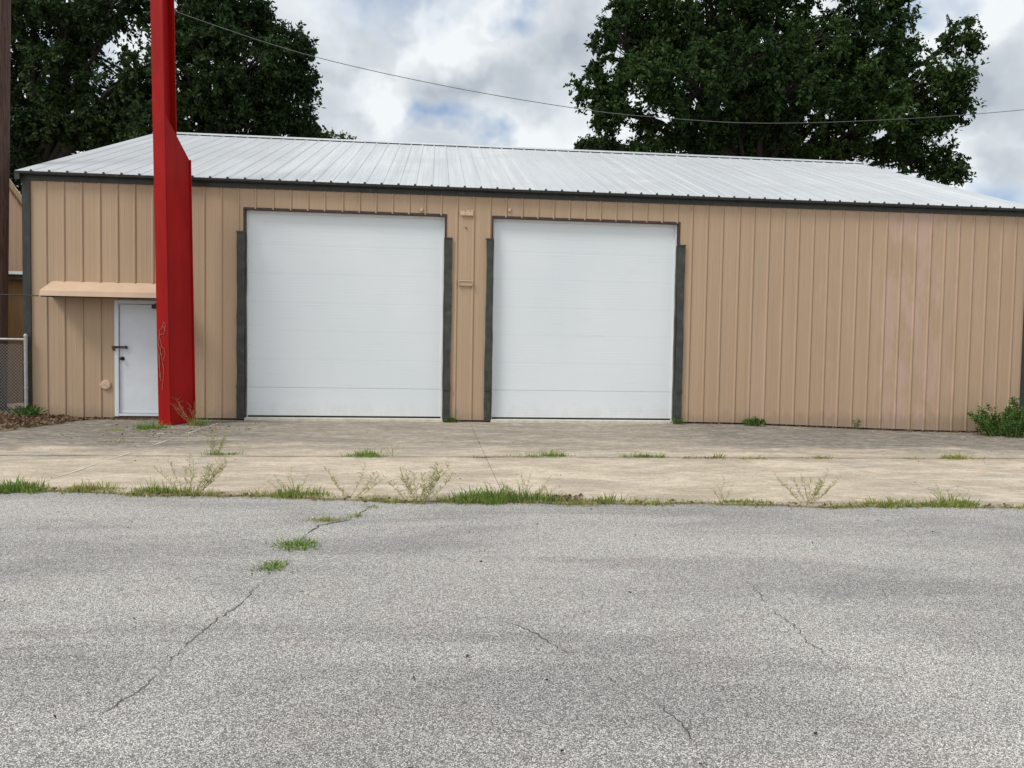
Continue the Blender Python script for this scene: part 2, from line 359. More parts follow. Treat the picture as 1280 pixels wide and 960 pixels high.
# crumbled dirt in the gap under the edge and the slab joints
fill = sheet('joint_fill', frange(-13, 22, .5), frange(-9, .3, .3), lambda x, y: -.03 + gz(x, y), M['fill'], lambda x, y: True)
fill.name = 'soil'; tag(fill, kind='structure')
# concrete apron: slabs with dirt filled joints
JX = [-12.7, -8.25, -3.80, .65, 5.1, 9.55, 14.0, 18.5]
JY = [-4.83, .0]
apron = MB()
def slab(x0, x1, y0f, y1f):
    n = max(2, int((x1 - x0) / .11)); xs = [x0 + (x1 - x0) * i / n for i in range(n + 1)]; m_ = 16; base = len(apron.v)
    for j in range(m_ + 1):
        for x in xs:
            y = y0f(x) + (y1f(x) - y0f(x)) * j / m_; apron.v.append((x, y, gz(x, y)))
    for j in range(m_):
        for i in range(n):
            a = base + j * (n + 1) + i; apron.f.append((a, a + 1, a + n + 2, a + n + 1)); apron.c.append(.5)
    for i in range(n):      # front edge face
        a = len(apron.v); y0 = y0f(xs[i]); y1 = y0f(xs[i + 1])
        apron.v += [(xs[i], y0, gz(xs[i], y0) - .03), (xs[i + 1], y1, gz(xs[i + 1], y1) - .03), (xs[i + 1], y1, gz(xs[i + 1], y1)), (xs[i], y0, gz(xs[i], y0))]
        apron.f.append((a, a + 1, a + 2, a + 3)); apron.c.append(.5)
def jag(x, s): return .008 * math.sin(x * 7.7 + s) + .006 * math.sin(x * 19 + 2 * s)
def back_edge(x): return .10 if x > -6.35 else max(-2.6, .1 - (-6.35 - x) * 6.0)
for i in range(len(JX) - 1):
    a, b_ = JX[i] + .0022, JX[i + 1] - .0022
    slab(a, b_, lambda x: edge_y(x) + .03, lambda x: -4.83 - .022 + jag(x, 1))
    slab(a, b_, lambda x: -4.83 + .022 + jag(x, 4), back_edge)
ap = apron.build('concrete_apron', M['concrete'], fixn=False); tag(ap, kind='structure')
pj = MB()
for k in range(40):
    y0 = -7.1 + k * 7.0 / 40; y1 = y0 + 7.0 / 40
    if k in (3, 9, 10, 17, 26): continue
    w0 = .010 + .007 * math.sin(y0 * 5); w1 = .010 + .007 * math.sin(y1 * 5)
    pj.quad((-3.80 - w0, y0, .004), (-3.80 + w0, y0, .004), (-3.80 + w1, y1, .004), (-3.80 - w1, y1, .004))
pjo = pj.build('joint_sealant', M['fill_pale'], ap, fixn=False)

# cracks in the asphalt: ragged hairline strips
def crack(pts, w=.006, seed=1, end=.3, jit=.018):
    r = random.Random(seed); P = [Vector((x, y, 0)) for x, y in pts]; out = []
    for a, b_ in zip(P[:-1], P[1:]):
        n = max(2, int((b_ - a).length / .025)); d = (b_ - a).normalized(); nrm = Vector((-d.y, d.x, 0))
        for k in range(n):
            out.append((a.lerp(b_, k / n) + nrm * r.uniform(-jit, jit) * (.35 if k % 3 else 1), nrm))
    out.append((P[-1], nrm)); mb = MB(); L = len(out); prev = None; wob = 1; w *= .62
    for i, (p, nrm) in enumerate(out):
        wob = max(.1, min(1.3, wob + r.uniform(-.55, .5)))
        ww = .75 * w * max(.0, wob) * min(1, (i + .4) / 6, (L - i - .6) / 6)
        cur = (p - nrm * ww, p + nrm * ww)
        if prev: mb.quad(*[(q.x, q.y, -.0085) for q in (prev[0], prev[1], cur[1], cur[0])])
        prev = cur
    o = mb.build('crack', M['crack'], asph, fixn=False)
CR = [([(-.51, -7.75), (-.67, -8.4), (-.87, -8.59), (-.92, -8.85), (-.95, -9.11), (-1.01, -9.41)], .012),
      ([(-1.01, -9.41), (-.99, -9.65), (-.99, -9.87), (-1.0, -10.23), (-1.02, -10.48), (-1.06, -10.64), (-1.09, -10.81), (-1.12, -11.05), (-1.12, -11.27), (-1.14, -11.4), (-1.18, -11.56), (-1.23, -11.72), (-1.25, -11.86), (-1.27, -11.96), (-1.36, -12.3)], .0045),
      ([(1.89, -10.16), (1.85, -10.42), (1.81, -10.64), (1.82, -10.88), (1.78, -11.12), (1.79, -11.26), (1.81, -11.36), (1.86, -11.55)], .0042),
      ([(.30, -10.7), (.42, -10.82), (.50, -10.95), (.58, -11.13), (.65, -11.26), (.73, -11.46), (.81, -11.58), (.88, -11.73), (.92, -11.86), (.92, -12.0), (.92, -12.11), (.91, -12.16), (.93, -12.5)], .0046),
      ([(1.51, -11.93), (1.54, -11.99), (1.59, -12.02), (1.64, -12.03)], .0035), ([(.33, -10.55), (.42, -10.53), (.55, -10.54)], .003),
      ([(1.79, -9.51), (1.8, -9.65), (1.85, -9.81)], .004), 
      ([(-1.17, -9.13), (-1.35, -9.02), (-1.6, -8.98)], .004), ([(-1.9, -10.0), (-1.4, -9.95), (-1.15, -9.75)], .003)]
for i, (pts, w) in enumerate(CR): crack(pts, w, i + 3)
# hairline crack crossing the apron
# ------------------------------------------------------------------ the metal building
BX0, BX1, BD, BH = -7.31, 12.02, 13.4, 4.26
RY, RZ, EZ, EY = 6.7, 6.93, 4.385, -.13
bld = empty('metal_building', (2.35, 0, 0))
tag(bld, 'long low tan metal building with two big white roll-up doors and pale metal roof', 'building')
ribs_px = {0: -6.954, 1: -6.651, 2: -6.342, 3: -6.035, 4: -5.731, 5: -5.433, 6: -5.119, 9: -4.227, 10: -3.924, 11: -3.62, 12: -3.315, 13: -2.999, 14: -2.687, 15: -2.378, 16: -2.074, 17: -1.748, 22: -.227, 24: .364, 25: .677, 26: .985, 27: 1.288, 28: 1.592, 38: 4.606, 39: 4.903, 40: 5.211, 41: 5.516, 42: 5.85, 43: 6.144, 45: 6.762, 47: 7.368, 49: 7.976, 51: 8.579, 53: 9.199, 55: 9.825, 57: 10.422, 59: 11.041, 61: 11.647}
kk = sorted(ribs_px); RIB = [float(np.interp(k, kk, [ribs_px[q] for q in kk])) for k in range(0, 62)]
OPEN = [(-3.50, .145, 3.875), (1.05, 4.64, 3.875), (-5.79, -4.80, 2.165)]      # x0, x1, top
def profile(x0, x1, ribs):
    pts = [(x0, 0.)]
    for r in ribs:
        if r < x0 + .06 or r > x1 - .06: continue
        for dx, dy in ((-.026, 0), (-.011, -.016), (.009, -.016), (.021, -.001), (.023, .007), (.031, .007), (.033, 0)): pts.append((r + dx, dy))
        for q in (.115, .195):
            pts += [(r + q - .012, 0), (r + q - .004, -.002), (r + q + .004, -.002), (r + q + .012, 0)]
    pts.append((x1, 0.)); return [p for p in pts if x0 <= p[0] <= x1]
def panel_wall(mb, x0, x1, ribs, top, bot, opens, P):
    pr = profile(x0, x1, ribs)
    for a, b_, _ in opens:
        for e in (a, b_):
            ys = np.interp(e, [q[0] for q in pr], [q[1] for q in pr]); pr.append((e, float(ys)))
    pr.sort()
    for (xa, ya), (xb, yb) in zip(pr[:-1], pr[1:]):
        if xb - xa < 1e-6: continue
        mid = (xa + xb) / 2; lo = [bot(xa), bot(xb)]
        for a, b_, t in opens:
            if a < mid < b_: lo = [t, t]
        segs = 6 if lo[0] < 1 else 1
        t0, t1 = top(xa), top(xb)
        for s_ in range(segs):
            f0, f1 = s_ / segs, (s_ + 1) / segs
            za0, zb0 = lo[0] + (t0 - lo[0]) * f0, lo[1] + (t1 - lo[1]) * f0
            za1, zb1 = lo[0] + (t0 - lo[0]) * f1, lo[1] + (t1 - lo[1]) * f1
            mb.quad(P(xa, ya, za0), P(xb, yb, zb0), P(xb, yb, zb1), P(xa, ya, za1))
w = MB(); panel_wall(w, BX0, BX1, RIB, lambda x: 4.33, lambda x: gz(x, -.1) + .035, OPEN, lambda x, y, z: (x, y, z))
w.build('front_wall', M['wall'], bld, fixn=False)
def rtop(y): return EZ + (RZ - EZ) * (1 - abs(y - RY) / RY) - .03
sr = [.25 + .305 * i for i in range(43)]
w = MB(); panel_wall(w, 0.003, BD, sr + [6.7], rtop, lambda x: gz(BX0, -.1) + .03, [], lambda x, y, z: (BX0 - y, x, z)); w.build('side_wall', M['wall'], bld, fixn=False)
w = MB(); panel_wall(w, 0.003, BD, sr + [6.7], rtop, lambda x: -.12, [], lambda x, y, z: (BX1 + y * -1, x, z)); w.build('side_wall', M['wall'], bld, fixn=False)
w = MB(); panel_wall(w, BX0, BX1, RIB, lambda x: 4.33, lambda x: -.1, [], lambda x, y, z: (x, BD - y, z)); w.build('rear_wall', M['wall'], bld, fixn=False)
for a, b_ in ((BX0 + .04, -5.80), (-4.79, -3.51), (.155, 1.04), (4.65, BX1 - .04)):
    w = MB(); w.box(a, b_, .03, .25, -.25, .06); w.build('footing', M['footing'], bld)
# dark interior lining so that nothing shows through the door gaps
w = MB(); w.box(BX0 + .3, BX1 - .3, .6, .62, -.1, 4.2); w.build('inner_partition', M['footing'], bld)
# roof
def roof_slope(sign):
    mb = MB(); xs = [BX0 - .10]; prof = [(BX0 - .10, 0)]
    rr = [BX0 + .18 + .305 * i for i in range(64)]
    for r in rr:
        if r > BX1 - .05: break
        prof += [(r - .028, 0), (r - .013, .016), (r + .013, .016), (r + .028, 0)]
        for q in (.115, .195): prof += [(r + q - .012, 0), (r + q, .004), (r + q + .012, 0)]
    prof = [p for p in prof if p[0] < BX1 + .06]; prof.append((BX1 + .07, 0))
    ye = EY if sign > 0 else 2 * RY - EY
    n = 10
    for (xa, ha), (xb, hb) in zip(prof[:-1], prof[1:]):
        for s_ in range(n):
            f0, f1 = s_ / n, (s_ + 1) / n
            Y = lambda f: ye + (RY - ye) * f
            Z = lambda f, h: EZ + (RZ - EZ) * f + h
            mb.quad((xa, Y(f0), Z(f0, ha)), (xb, Y(f0), Z(f0, hb)), (xb, Y(f1), Z(f1, hb)), (xa, Y(f1), Z(f1, ha)))
    # thin underside
    mb.quad((BX0 - .10, ye, EZ - .012), (BX1 + .07, ye, EZ - .012), (BX1 + .07, RY, RZ - .012), (BX0 - .10, RY, RZ - .012))
    return mb.build('roof', M['roof'], bld, fixn=False), rr
ro, RR = roof_slope(1); roof_slope(-1)
w = MB(); sl = (RZ - EZ) / (RY - EY)
w.prism([(RY - .22, RZ - .22 * sl + .028), (RY, RZ + .045), (RY + .22, RZ - .22 * sl + .028), (RY + .22, RZ - .22 * sl + .032), (RY, RZ + .05), (RY - .22, RZ - .22 * sl + .032)], 'x', BX0 - .10, BX1 + .07)
w.build('ridge_cap', M['roof'], bld)
# eave trim: lower fascia, small step, closures poking between roof ribs
w = MB(); w.prism([(-.028, 4.245), (-.028, 4.33), (-.10, 4.335), (-.10, 4.362), (-.015, 4.37), (-.002, 4.37), (-.002, 4.245)], 'x', BX0 - .05, BX1 + .04)
w.prism([(-.104, 4.338), (-.136, 4.345), (-.136, 4.376), (-.104, 4.374)], 'x', BX0 - .10, BX1 + .06)
w.build('eave_trim', M['darktrim'], bld)
w = MB(); pf = [(BX0 - .10, 4.374)]
for r in RR:
    if r < BX1: pf += [(r - .026, 4.379), (r - .014, 4.413), (r + .014, 4.413), (r + .026, 4.379)]
pf.append((BX1 + .06, 4.374))
for y_ in (-.1425, -.1335):
    for (xa, za), (xb, zb) in zip(pf[:-1], pf[1:]): w.quad((xa, y_, 4.366), (xb, y_, 4.366), (xb, y_, zb), (xa, y_, za))
for (xa, za), (xb, zb) in zip(pf[:-1], pf[1:]): w.quad((xa, -.1425, za), (xb, -.1425, zb), (xb, -.1335, zb), (xa, -.1335, za))
import bmesh
cs = w.build('closure_strip', M['darktrim'], bld, fixn=False); _b = bmesh.new(); _b.from_mesh(cs.data); bmesh.ops.remove_doubles(_b, verts=_b.verts, dist=1e-5); _b.to_mesh(cs.data); _b.free()
# rake trims
for x0, x1 in ((BX0 - .10, BX0 - .02), (BX1 - .0, BX1 + .07)):
    w = MB(); w.prism([(EY, EZ - .15), (RY, RZ - .15), (2 * RY - EY, EZ - .15), (2 * RY - EY, EZ - .016), (RY, RZ - .016), (EY, EZ - .016)], 'x', x0, x1); w.build('rake_trim', M['darktrim'], bld)
# corner trims
w = MB(); w.box(BX0 - .03, BX0 + .105, -.034, -.002, .02, 4.244); w.box(BX0 - .03, BX0 - .0255, -.002, .12, .02, 4.244); w.build('corner_trim', M['darktrim'], bld, bevel=.004)
w = MB(); w.box(11.885, 12.05, -.034, -.002, -.13, 4.244); w.box(12.046, 12.05, -.002, .12, -.13, 4.244); w.build('corner_trim', M['darktrim'], bld, bevel=.004)

def wavy_strip(x0, x1, y0, y1, z0, z1, amp, seed, n=26):
    """post like box whose edges wander a little along its height (dented steel)"""
    r = random.Random(seed); mb = MB(); prev = None; dx = dy = tx = 0
    for i in range(n + 1):
        z = z0 + (z1 - z0) * i / n
        dx = dx * .75 + r.uniform(-amp, amp) * .5; dy = dy * .7 + r.uniform(-amp, amp) * .4; tx = tx * .6 + r.uniform(-amp, amp) * .5
        ring = [(x0 + dx, y0 + dy, z), (x1 + tx, y0 + dy, z), (x1 + tx, y1, z), (x0 + dx, y1, z)]
        b_ = len(mb.v); mb.v += ring
        if prev is not None:
            for k in range(4): mb.f.append((prev + k, prev + (k + 1) % 4, b_ + (k + 1) % 4, b_ + k)); mb.c.append(.5)
        else: mb.f.append((b_, b_ + 1, b_ + 2, b_ + 3)); mb.c.append(.5)
        prev = b_
    mb.f.append((prev, prev + 3, prev + 2, prev + 1)); mb.c.append(.5)
    return mb

def garage_door(x0, x1, top, lab):
    root = empty('garage_door', ((x0 + x1) / 2, .12, 0)); root.parent = bld
    root.matrix_parent_inverse = Matrix.Translation(-Vector(bld.location))
    def sub(mb, name, mat, **k):
        o = mb.build(name, mat, **k); o.parent = root
        o.matrix_parent_inverse = Matrix.Translation(-Vector(root.location)) ; return o
    yd = .115
    mb = MB(); zs = [.085, .61, 1.14, 1.67, 2.20, 2.73, 3.26, top + .1]
    for a, b_ in zip(zs[:-1], zs[1:]):
        gd = .010 if a in (.61,) else .0015
        prof = [(yd + gd, a), (yd, a + .003)]
        n = 9
        for k in range(n):
            z = a + .02 + (b_ - a - .04) * k / n; h = (b_ - a - .04) / n
            prof += [(yd, z), (yd, z + h * .78), (yd + .0005, z + h * .84), (yd + .0005, z + h * .96)]
        gd = .010 if b_ == .61 else .0015
        prof += [(yd, b_ - .003), (yd + gd, b_ - .0005)]
        for (ya, za), (yb, zb) in zip(prof[:-1], prof[1:]):
            for i in range(4):
                xa = x0 - .05 + (x1 - x0 + .1) * i / 4; xb = x0 - .05 + (x1 - x0 + .1) * (i + 1) / 4
                mb.quad((xa, ya, za), (xb, ya, za), (xb, yb, zb), (xa, yb, zb))
    sub(mb, 'door_panel', M['door'], fixn=False)
    mb = MB(); mb.box(x0, x1, yd - .002, yd + .03, .055, .084); sub(mb, 'bottom_seal', M['black'])
    mb = wavy_strip(x0 + .006, x0 + .034, yd - .03, yd - .003, .055, top - .01, .003, 3); sub(mb, 'weather_strip', M['whitevinyl'])
    mb = wavy_strip(x1 - .040, x1 - .008, yd - .045, yd - .003, .055, top - .01, .006, 5); sub(mb, 'weather_strip', M['whitevinyl'])
    mb = MB(); mb.box(x0 + .036, x1 - .042, yd - .03, yd - .003, top - .055, top - .012); sub(mb, 'header_strip', M['whitevinyl'])
    # jambs and header of the opening
    mb = MB(); mb.box(x0 - .03, x0 + .002, -.012, .16, .03, top); mb.box(x1 - .002, x1 + .03, -.012, .16, .03, top)
    mb.box(x0 - .03, x1 + .03, -.014, .16, top - .010, top + .028); sub(mb, 'opening_trim', M['maroon'])
    mb = MB(); mb.box(x0 + .003, x1 - .003, -.055, .3, -.05, .052); sub(mb, 'sill', M['sill'], bevel=.008)
    return sub
s1 = garage_door(-3.50, .145, 3.875, 'left white roll-up door, the wider-looking one next to the red post')
s2 = garage_door(1.05, 4.64, 3.875, 'right white roll-up door, beside the long blank wall')
def guard(x0, x1, ret, top, seed, sub):
    mb = wavy_strip(x0, x1, -.040, -.003, .02, top, .011, seed)
    m2 = wavy_strip(ret[0], ret[1], -.003, .085, .02, top, .007, seed + 50)
    mb.add(m2.v, m2.f)
    # hem lip at the top and a lap joint low down
    mb.box(x0 - .015, x1 + .012, -.046, -.038, top - .015, top + .012)
    mb.box(x0 - .006, x1 + .006, -.052, -.034, .60, .66)
    sub(mb, 'jamb_guard', M['guard'], bevel=0)
guard(-3.635, -3.50, (-3.50, -3.485), 3.452, 1, s1); guard(.145, .28, (.130, .145), 3.452, 2, s1)
guard(.925, 1.05, (1.05, 1.066), 3.46, 3, s2); guard(4.635, 4.775, (4.618, 4.634), 3.452, 4, s2)

# small personnel door
root = empty('door', (-5.3, .04, .1)); root.parent = bld; root.matrix_parent_inverse = Matrix.Translation(-Vector(bld.location))
def sub(mb, name, mat, **k):
    o = mb.build(name, mat, **k); o.parent = root; o.matrix_parent_inverse = Matrix.Translation(-Vector(root.location)); return o
mb = MB(); mb.box(-5.715, -4.875, .03, .07, .115, 2.09); sub(mb, 'door_leaf', M['whitepaint'], bevel=.003)
mb = MB(); mb.box(-5.79, -5.722, -.014, .10, .055, 2.165); mb.box(-4.868, -4.80, -.014, .10, .055, 2.165); mb.box(-5.722, -4.868, -.012, .10, 2.098, 2.163)
sub(mb, 'door_frame', M['whitepaint'], bevel=.003)
mb = MB(); mb.box(-5.72, -4.87, -.01, .12, .062, .105); sub(mb, 'threshold', M['whitepaint'], bevel=.003)
mb = MB(); mb.box(-5.80, -4.79, .0, .12, -.03, .058); sub(mb, 'door_step', M['rust'])
mb = MB(); mb.tube([(-5.665, .03, 1.105), (-5.665, .018, 1.105), (-5.665, -.005, 1.105), (-5.665, -.03, 1.105), (-5.665, -.042, 1.105)], [.036, .034, .014, .029, .017], 16)
sub(mb, 'knob', M['darkmetal'], smooth=True)
mb = MB(); mb.box(-5.83, -5.60, -.03, -.017, 1.292, 1.330); mb.box(-5.615, -5.58, -.022, .029, 1.285, 1.335); mb.tube([(-5.775, -.03, 1.318), (-5.775, -.055, 1.318)], .016, 8)
mb.tube([(-5.79, -.045, 1.29), (-5.79, -.045, 1.245)], .02, 8); sub(mb, 'hasp', M['rust'])
mb = MB(); mb.box(-5.13, -4.90, -.05, .028, 2.02, 2.09); mb.box(-5.08, -4.92, -.045, -.03, 2.095, 2.115); sub(mb, 'door_closer', M['darkmetal'], bevel=.006)

# awning over the small door
w = MB(); ax0, ax1 = -6.85, -4.72; t = .012
w.prism([(-.002, 2.475), (-.43, 2.29), (-.455, 2.275), (-.47, 2.185), (-.46, 2.185), (-.445, 2.268), (-.42, 2.278), (-.002, 2.460)], 'x', ax0, ax1)
for r in RIB:     # small ribs of the awning sheet
    if ax0 + .05 < r < ax1: w.prism([(r - .022, 2.477), (r, 2.497), (r + .022, 2.477)], 'y', -.03, -.002)
w.add([(ax0 - .003, -.0, 2.46), (ax0 - .003, -.43, 2.28), (ax0 - .003, -.455, 2.19), (ax0 - .003, -.0, 2.20)], [(0, 1, 2, 3)])
w.box(ax0 + .002, ax1, -.44, -.425, 2.245, 2.262)
w.box(ax0, ax0 + .03, -.44, -.003, 2.182, 2.20)
w.build('awning', M['awning'], bld, fixn=True)
w = MB(); w.box(ax0 + .01, ax1 - .01, -.445, -.425, 2.165, 2.184); w.build('awning_frame', M['footing'], bld)

# outlet cover, plates and stubs on the wall
w = MB(); w.tube([(-5.94, -.002, .625), (-5.94, -.03, .625), (-5.94, -.038, .625)], [.085, .085, .07], 20); w.tube([(-5.965, -.038, .635), (-5.965, -.044, .635)], .012, 8); w.tube([(-5.92, -.038, .615), (-5.92, -.044, .615)], .012, 8)
w.box(-6.055, -6.0, -.02, -.002, .60, .65)
w.build('outlet_cover', M['awning'], bld, smooth=False)
w = MB(); w.box(.42, .665, -.040, -.024, 3.885, 3.955); w.box(.42, .50, -.036, -.024, 3.955, 3.975); w.box(.54, .60, -.036, -.024, 3.955, 3.985); w.box(.62, .665, -.036, -.024, 3.955, 3.99)
w.tube([(.505, -.04, 3.925), (.505, -.052, 3.925)], .012, 8); w.build('wall_bracket', M['awning'], bld, bevel=.002)
w = MB(); w.box(.40, .67, -.060, -.024, 2.655, 2.672); w.box(.40, .67, -.036, -.024, 2.575, 2.655); w.box(.40, .412, -.060, -.024, 2.575, 2.655); w.box(.655, .67, -.060, -.024, 2.575, 2.655); w.build('wall_bracket', M['awning'], bld, bevel=.002)
w = MB(); w.tube([(.535, -.0, 3.66), (.535, -.03, 3.66)], .014, 8); w.build('pipe_stub', M['rust'], bld)
for x, z in ((-.30, 3.975), (1.35, 4.03)):
    w = MB(); w.box(x - .025, x + .015, -.035, -.002, z - .04, z + .02); w.box(x + .015, x + .03, -.022, -.002, z - .03, z + .03); w.build('wall_clip', M['awning'], bld)

# ------------------------------------------------------------------ red post
base = Vector((-4.575, -1.02, 0)); post = empty('steel_post', base)
tag(post, 'tall red steel I-beam post with deeper lower half, standing before the small door', 'post')
A = math.radians(21); Wd = Vector((math.sin(A), math.cos(A), 0)); Nd = Vector((math.cos(A), -math.sin(A), 0))
lean = Vector((-.0165, .0, 1))
PT = 10.5; DU, DL, BF = .27, .59, .235
def PP(d, n, z): q = base + Wd * d + Nd * n + lean * z; q.z = z; return tuple(q)
def pl(ds, n0, n1):     # ds: list of (d0,d1,z) cross sections
    mb = MB(); prev = None
    for (d0, d1, z) in ds:
        b_ = len(mb.v); mb.v += [PP(d0, n0, z), PP(d1, n0, z), PP(d1, n1, z), PP(d0, n1, z)]
        if prev is not None:
            for k in range(4): mb.f.append((prev + k, prev + (k + 1) % 4, b_ + (k + 1) % 4, b_ + k)); mb.c.append(.5)
        else: mb.f.append((b_, b_ + 1, b_ + 2, b_ + 3)); mb.c.append(.5)
        prev = b_
    mb.f.append((prev, prev + 3, prev + 2, prev + 1)); mb.c.append(.5); return mb
pl([(-.012, .006, .0), (-.012, .006, PT)], -BF / 2, BF / 2).build('front_flange', M['red'], post, bevel=.003)
pl([(.006, DU, 0.), (.006, DU, PT)], -.008, .008).build('web', M['red'], post)
pl([(DU, DU + .018, 0.), (DU, DU + .018, PT)], -BF / 2, BF / 2).build('rear_flange', M['red'], post, bevel=.003)
pl([(.006, DL, 0.), (.006, DL, 4.60), (.006, .008, 5.22)], .106, .1195).build('side_plate', M['red'], post)
pl([(DL, DL + .020, 0.), (DL, DL + .020, 4.60)], -BF / 2, .147).build('end_flange', M['red'], post, bevel=.003)
pl([(-.05, DU + .07, PT), (-.05, DU + .07, PT + .02)], -.17, .17).build('cap_plate', M['red'], post)

# dead vine clinging to the post
w = MB(); r = random.Random(5)
def vine(pts, rad=.0035):
    out = [];
    for a, b_ in zip(pts[:-1], pts[1:]):
        for k in range(5):
            f = k / 5; out.append((a[0] + (b_[0] - a[0]) * f + r.uniform(-.006, .006), a[1] + (b_[1] - a[1]) * f + r.uniform(-.01, .01)))
    out.append(pts[-1]); w.tube([PP(-.022, n, z) for n, z in out], rad, 5)
vine([(-.05, .75), (-.07, 1.1), (-.02, 1.35), (-.06, 1.55), (-.05, 1.62), (.03, 1.68), (.06, 1.6), (.02, 1.53), (-.05, 1.54), (-.08, 1.4), (-.03, 1.2), (.02, .95), (-.02, .6)])
vine([(-.09, 1.28), (-.07, 1.05), (-.06, .8)]); vine([(.05, 1.62), (.07, 1.70), (.04, 1.75), (.0, 1.66)]); vine([(-.06, .95), (-.1, 1.0), (-.11, 1.05)], .0025); vine([(-.02, 1.34), (.04, 1.3), (.05, 1.22), (.02, 1.1)], .0025)
vo = w.build('dead_vine', M['vine']); tag(vo, 'thin dead vine looping over the front face of the red post', 'vine')

# ------------------------------------------------------------------ utility pole, fence, cables, buildings behind
up = empty('utility_pole', (-8.06, .45, -.1)); tag(up, 'brown weathered wooden utility pole cut by the left edge of the photo', 'utility pole')
w = MB(); w.tube([(-8.06 + .0235 * z, .45, z) for z in (-.1, 1, 2, 3, 4, 5, 6, 7, 8, 9.5)], [.165 - .004 * i for i in range(10)], 20); w.build('shaft', M['wood'], up, smooth=True)
r = random.Random(2)
for k in range(9):
    w = MB()
    z = r.uniform(2, 8); a = r.uniform(-2.6, -.3); c = Vector((-8.06 + .0235 * z + .145 * math.cos(a), .45 + .145 * math.sin(a), z)); d = Vector((math.cos(a), math.sin(a), 0)); w.tube([c, c + d * .03], .012, 6); w.build('bolt', M['rust'], up)

fence = empty('chain_link_fence', (-7.265, -.1, 0)); tag(fence, 'galvanised chain link fence ending in a post at the building corner', 'fence')
FX = -10.4
for x in (-7.265, -9.6):
    w = MB(); w.tube([(x, -.1, .0), (x, -.1, 1.47), (x, -.1, 1.475)], [.030, .030, .036], 14)
    w.tube([(x, -.1, 1.475), (x, -.1, 1.50), (x, -.1, 1.525)], [.037, .033, .008], 14)
    for zz in (.55, 1.0, 1.40): w.tube([(x, -.1, zz), (x, -.1, zz + .025)], .036, 14)
    w.build('post', M['galv'], fence, smooth=False)
w = MB(); w.tube([(-7.29, -.1, 1.42), (FX, -.1, 1.42)], .021, 10); w.build('top_rail', M['galv'], fence)
w = MB(); s_ = .057
nx = int((-7.29 - FX) / s_); nz = int(1.30 / s_)
for i in range(-nz, nx):
    for sgn in (1, -1):
        pts = []
        for k in range(nz + 1):
            x = FX + (i + k) * s_ if sgn > 0 else FX + (i + nz - k) * s_
            if FX <= x <= -7.29: pts.append((x, -.1 + (.003 if k % 2 else -.003) * sgn, .08 + k * s_))
        if len(pts) > 1: w.tube([pts[0]] + pts[1:], .0022, 3, caps=False)
w.build('wire_mesh', M['galv'], fence, fixn=False)

def cable(name, P, rad, label):
    w = MB(); w.tube(P, rad, 6); o = w.build(name, M['cable_grey' if name.startswith('over') else 'cable'], smooth=True); tag(o, label, 'cable'); return o
WP = [(-30, 21.5), (-20, 17.6), (-11.99, 14.95), (-9.31, 14.05), (-5.03, 12.91), (.35, 11.99), (5.93, 11.34), (9.6, 11.15), (13.45, 11.13), (18.77, 11.5), (25.36, 12.25), (34, 13.6), (50, 17)]
wx = [p[0] for p in WP]; wz = [p[1] for p in WP]
co = np.polyfit(wx[1:-1], wz[1:-1], 5)
cable('overhead_cable', [(float(x), 14.8 if False else 17 - 2.0, 0) for x in [0, 1]], .01, 'tmp')
bpy.data.objects.remove(bpy.data.objects['overhead_cable'])
# the span hangs in front of the trees, at y = 12: scale the y = 17 measurements towards the camera
kf = (12 + 14.56) / (17 + 14.56)
pts = [(x * kf, 12, 1.35 + (float(np.interp(x, wx, wz)) - 1.35) * kf) for x in wx]
def smoothline(P, n=12):
    out = []; P = [Vector(p) for p in P]
    for i in range(len(P) - 1):
        p0 = P[max(0, i - 1)]; p1 = P[i]; p2 = P[i + 1]; p3 = P[min(len(P) - 1, i + 2)]
        for k in range(n):
            t = k / n; out.append(.5 * ((2 * p1) + (p2 - p0) * t + (2 * p0 - 5 * p1 + 4 * p2 - p3) * t * t + (3 * p1 - p0 - 3 * p2 + p3) * t ** 3))
    out.append(P[-1]); return out
cable('overhead_cable', smoothline(pts), .011, 'thin overhead cable sagging across the sky above the roof')
cable('service_cable', smoothline([(-6.87, -.452, 2.178), (-7.5, -.45, 2.186), (-8.6, -.45, 2.205), (-10.5, -.45, 2.26)], 6), .010, 'black cable running left from the awning past the wooden pole')

bg = empty('gabled_building', (-16, 6.5, 0)); tag(bg, 'pinkish tan gabled metal building behind the fence, seen beside the wooden pole', 'building')
GX, GY, GZ, GS = -11.75, 6.3, 6.72, .56
def rz(y): return GZ - abs(y - GY) * GS
w = MB(); panel_wall(w, 1.2, 11.4, [1.4 + .305 * i for i in range(33)], rz, lambda y: -.1, [], lambda x, y, z: (GX - y, x, z)); w.build('gable_wall', M['bgwall'], bg, fixn=False)
w = MB(); w.prism([(1.1, rz(1.1) - .16), (GY, GZ - .16), (11.5, rz(11.5) - .16), (11.5, rz(11.5) + .03), (GY, GZ + .03), (1.1, rz(1.1) + .03)], 'x', GX + .03, GX + .07); w.build('rake_trim', M['bgtrim'], bg)
w = MB(); w.prism([(1.1, rz(1.1) + .04), (GY, GZ + .04), (11.5, rz(11.5) + .04), (11.5, rz(11.5) + .07), (GY, GZ + .07), (1.1, rz(1.1) + .07)], 'x', -22, GX + .06); w.build('roof', M['whiteroof'], bg)
w = MB(); panel_wall(w, -21.8, GX, [-21.6 + .305 * i for i in range(32)], lambda x: rz(1.2) - .03, lambda x: -.1, [], lambda x, y, z: (x, 1.2 + y, z)); w.build('side_wall', M['bgwall'], bg, fixn=False)
b2 = empty('lean_to_shed', (-10, 7, 0)); tag(b2, 'low ochre brown shed with a white roof edge behind the chain link fence', 'shed')
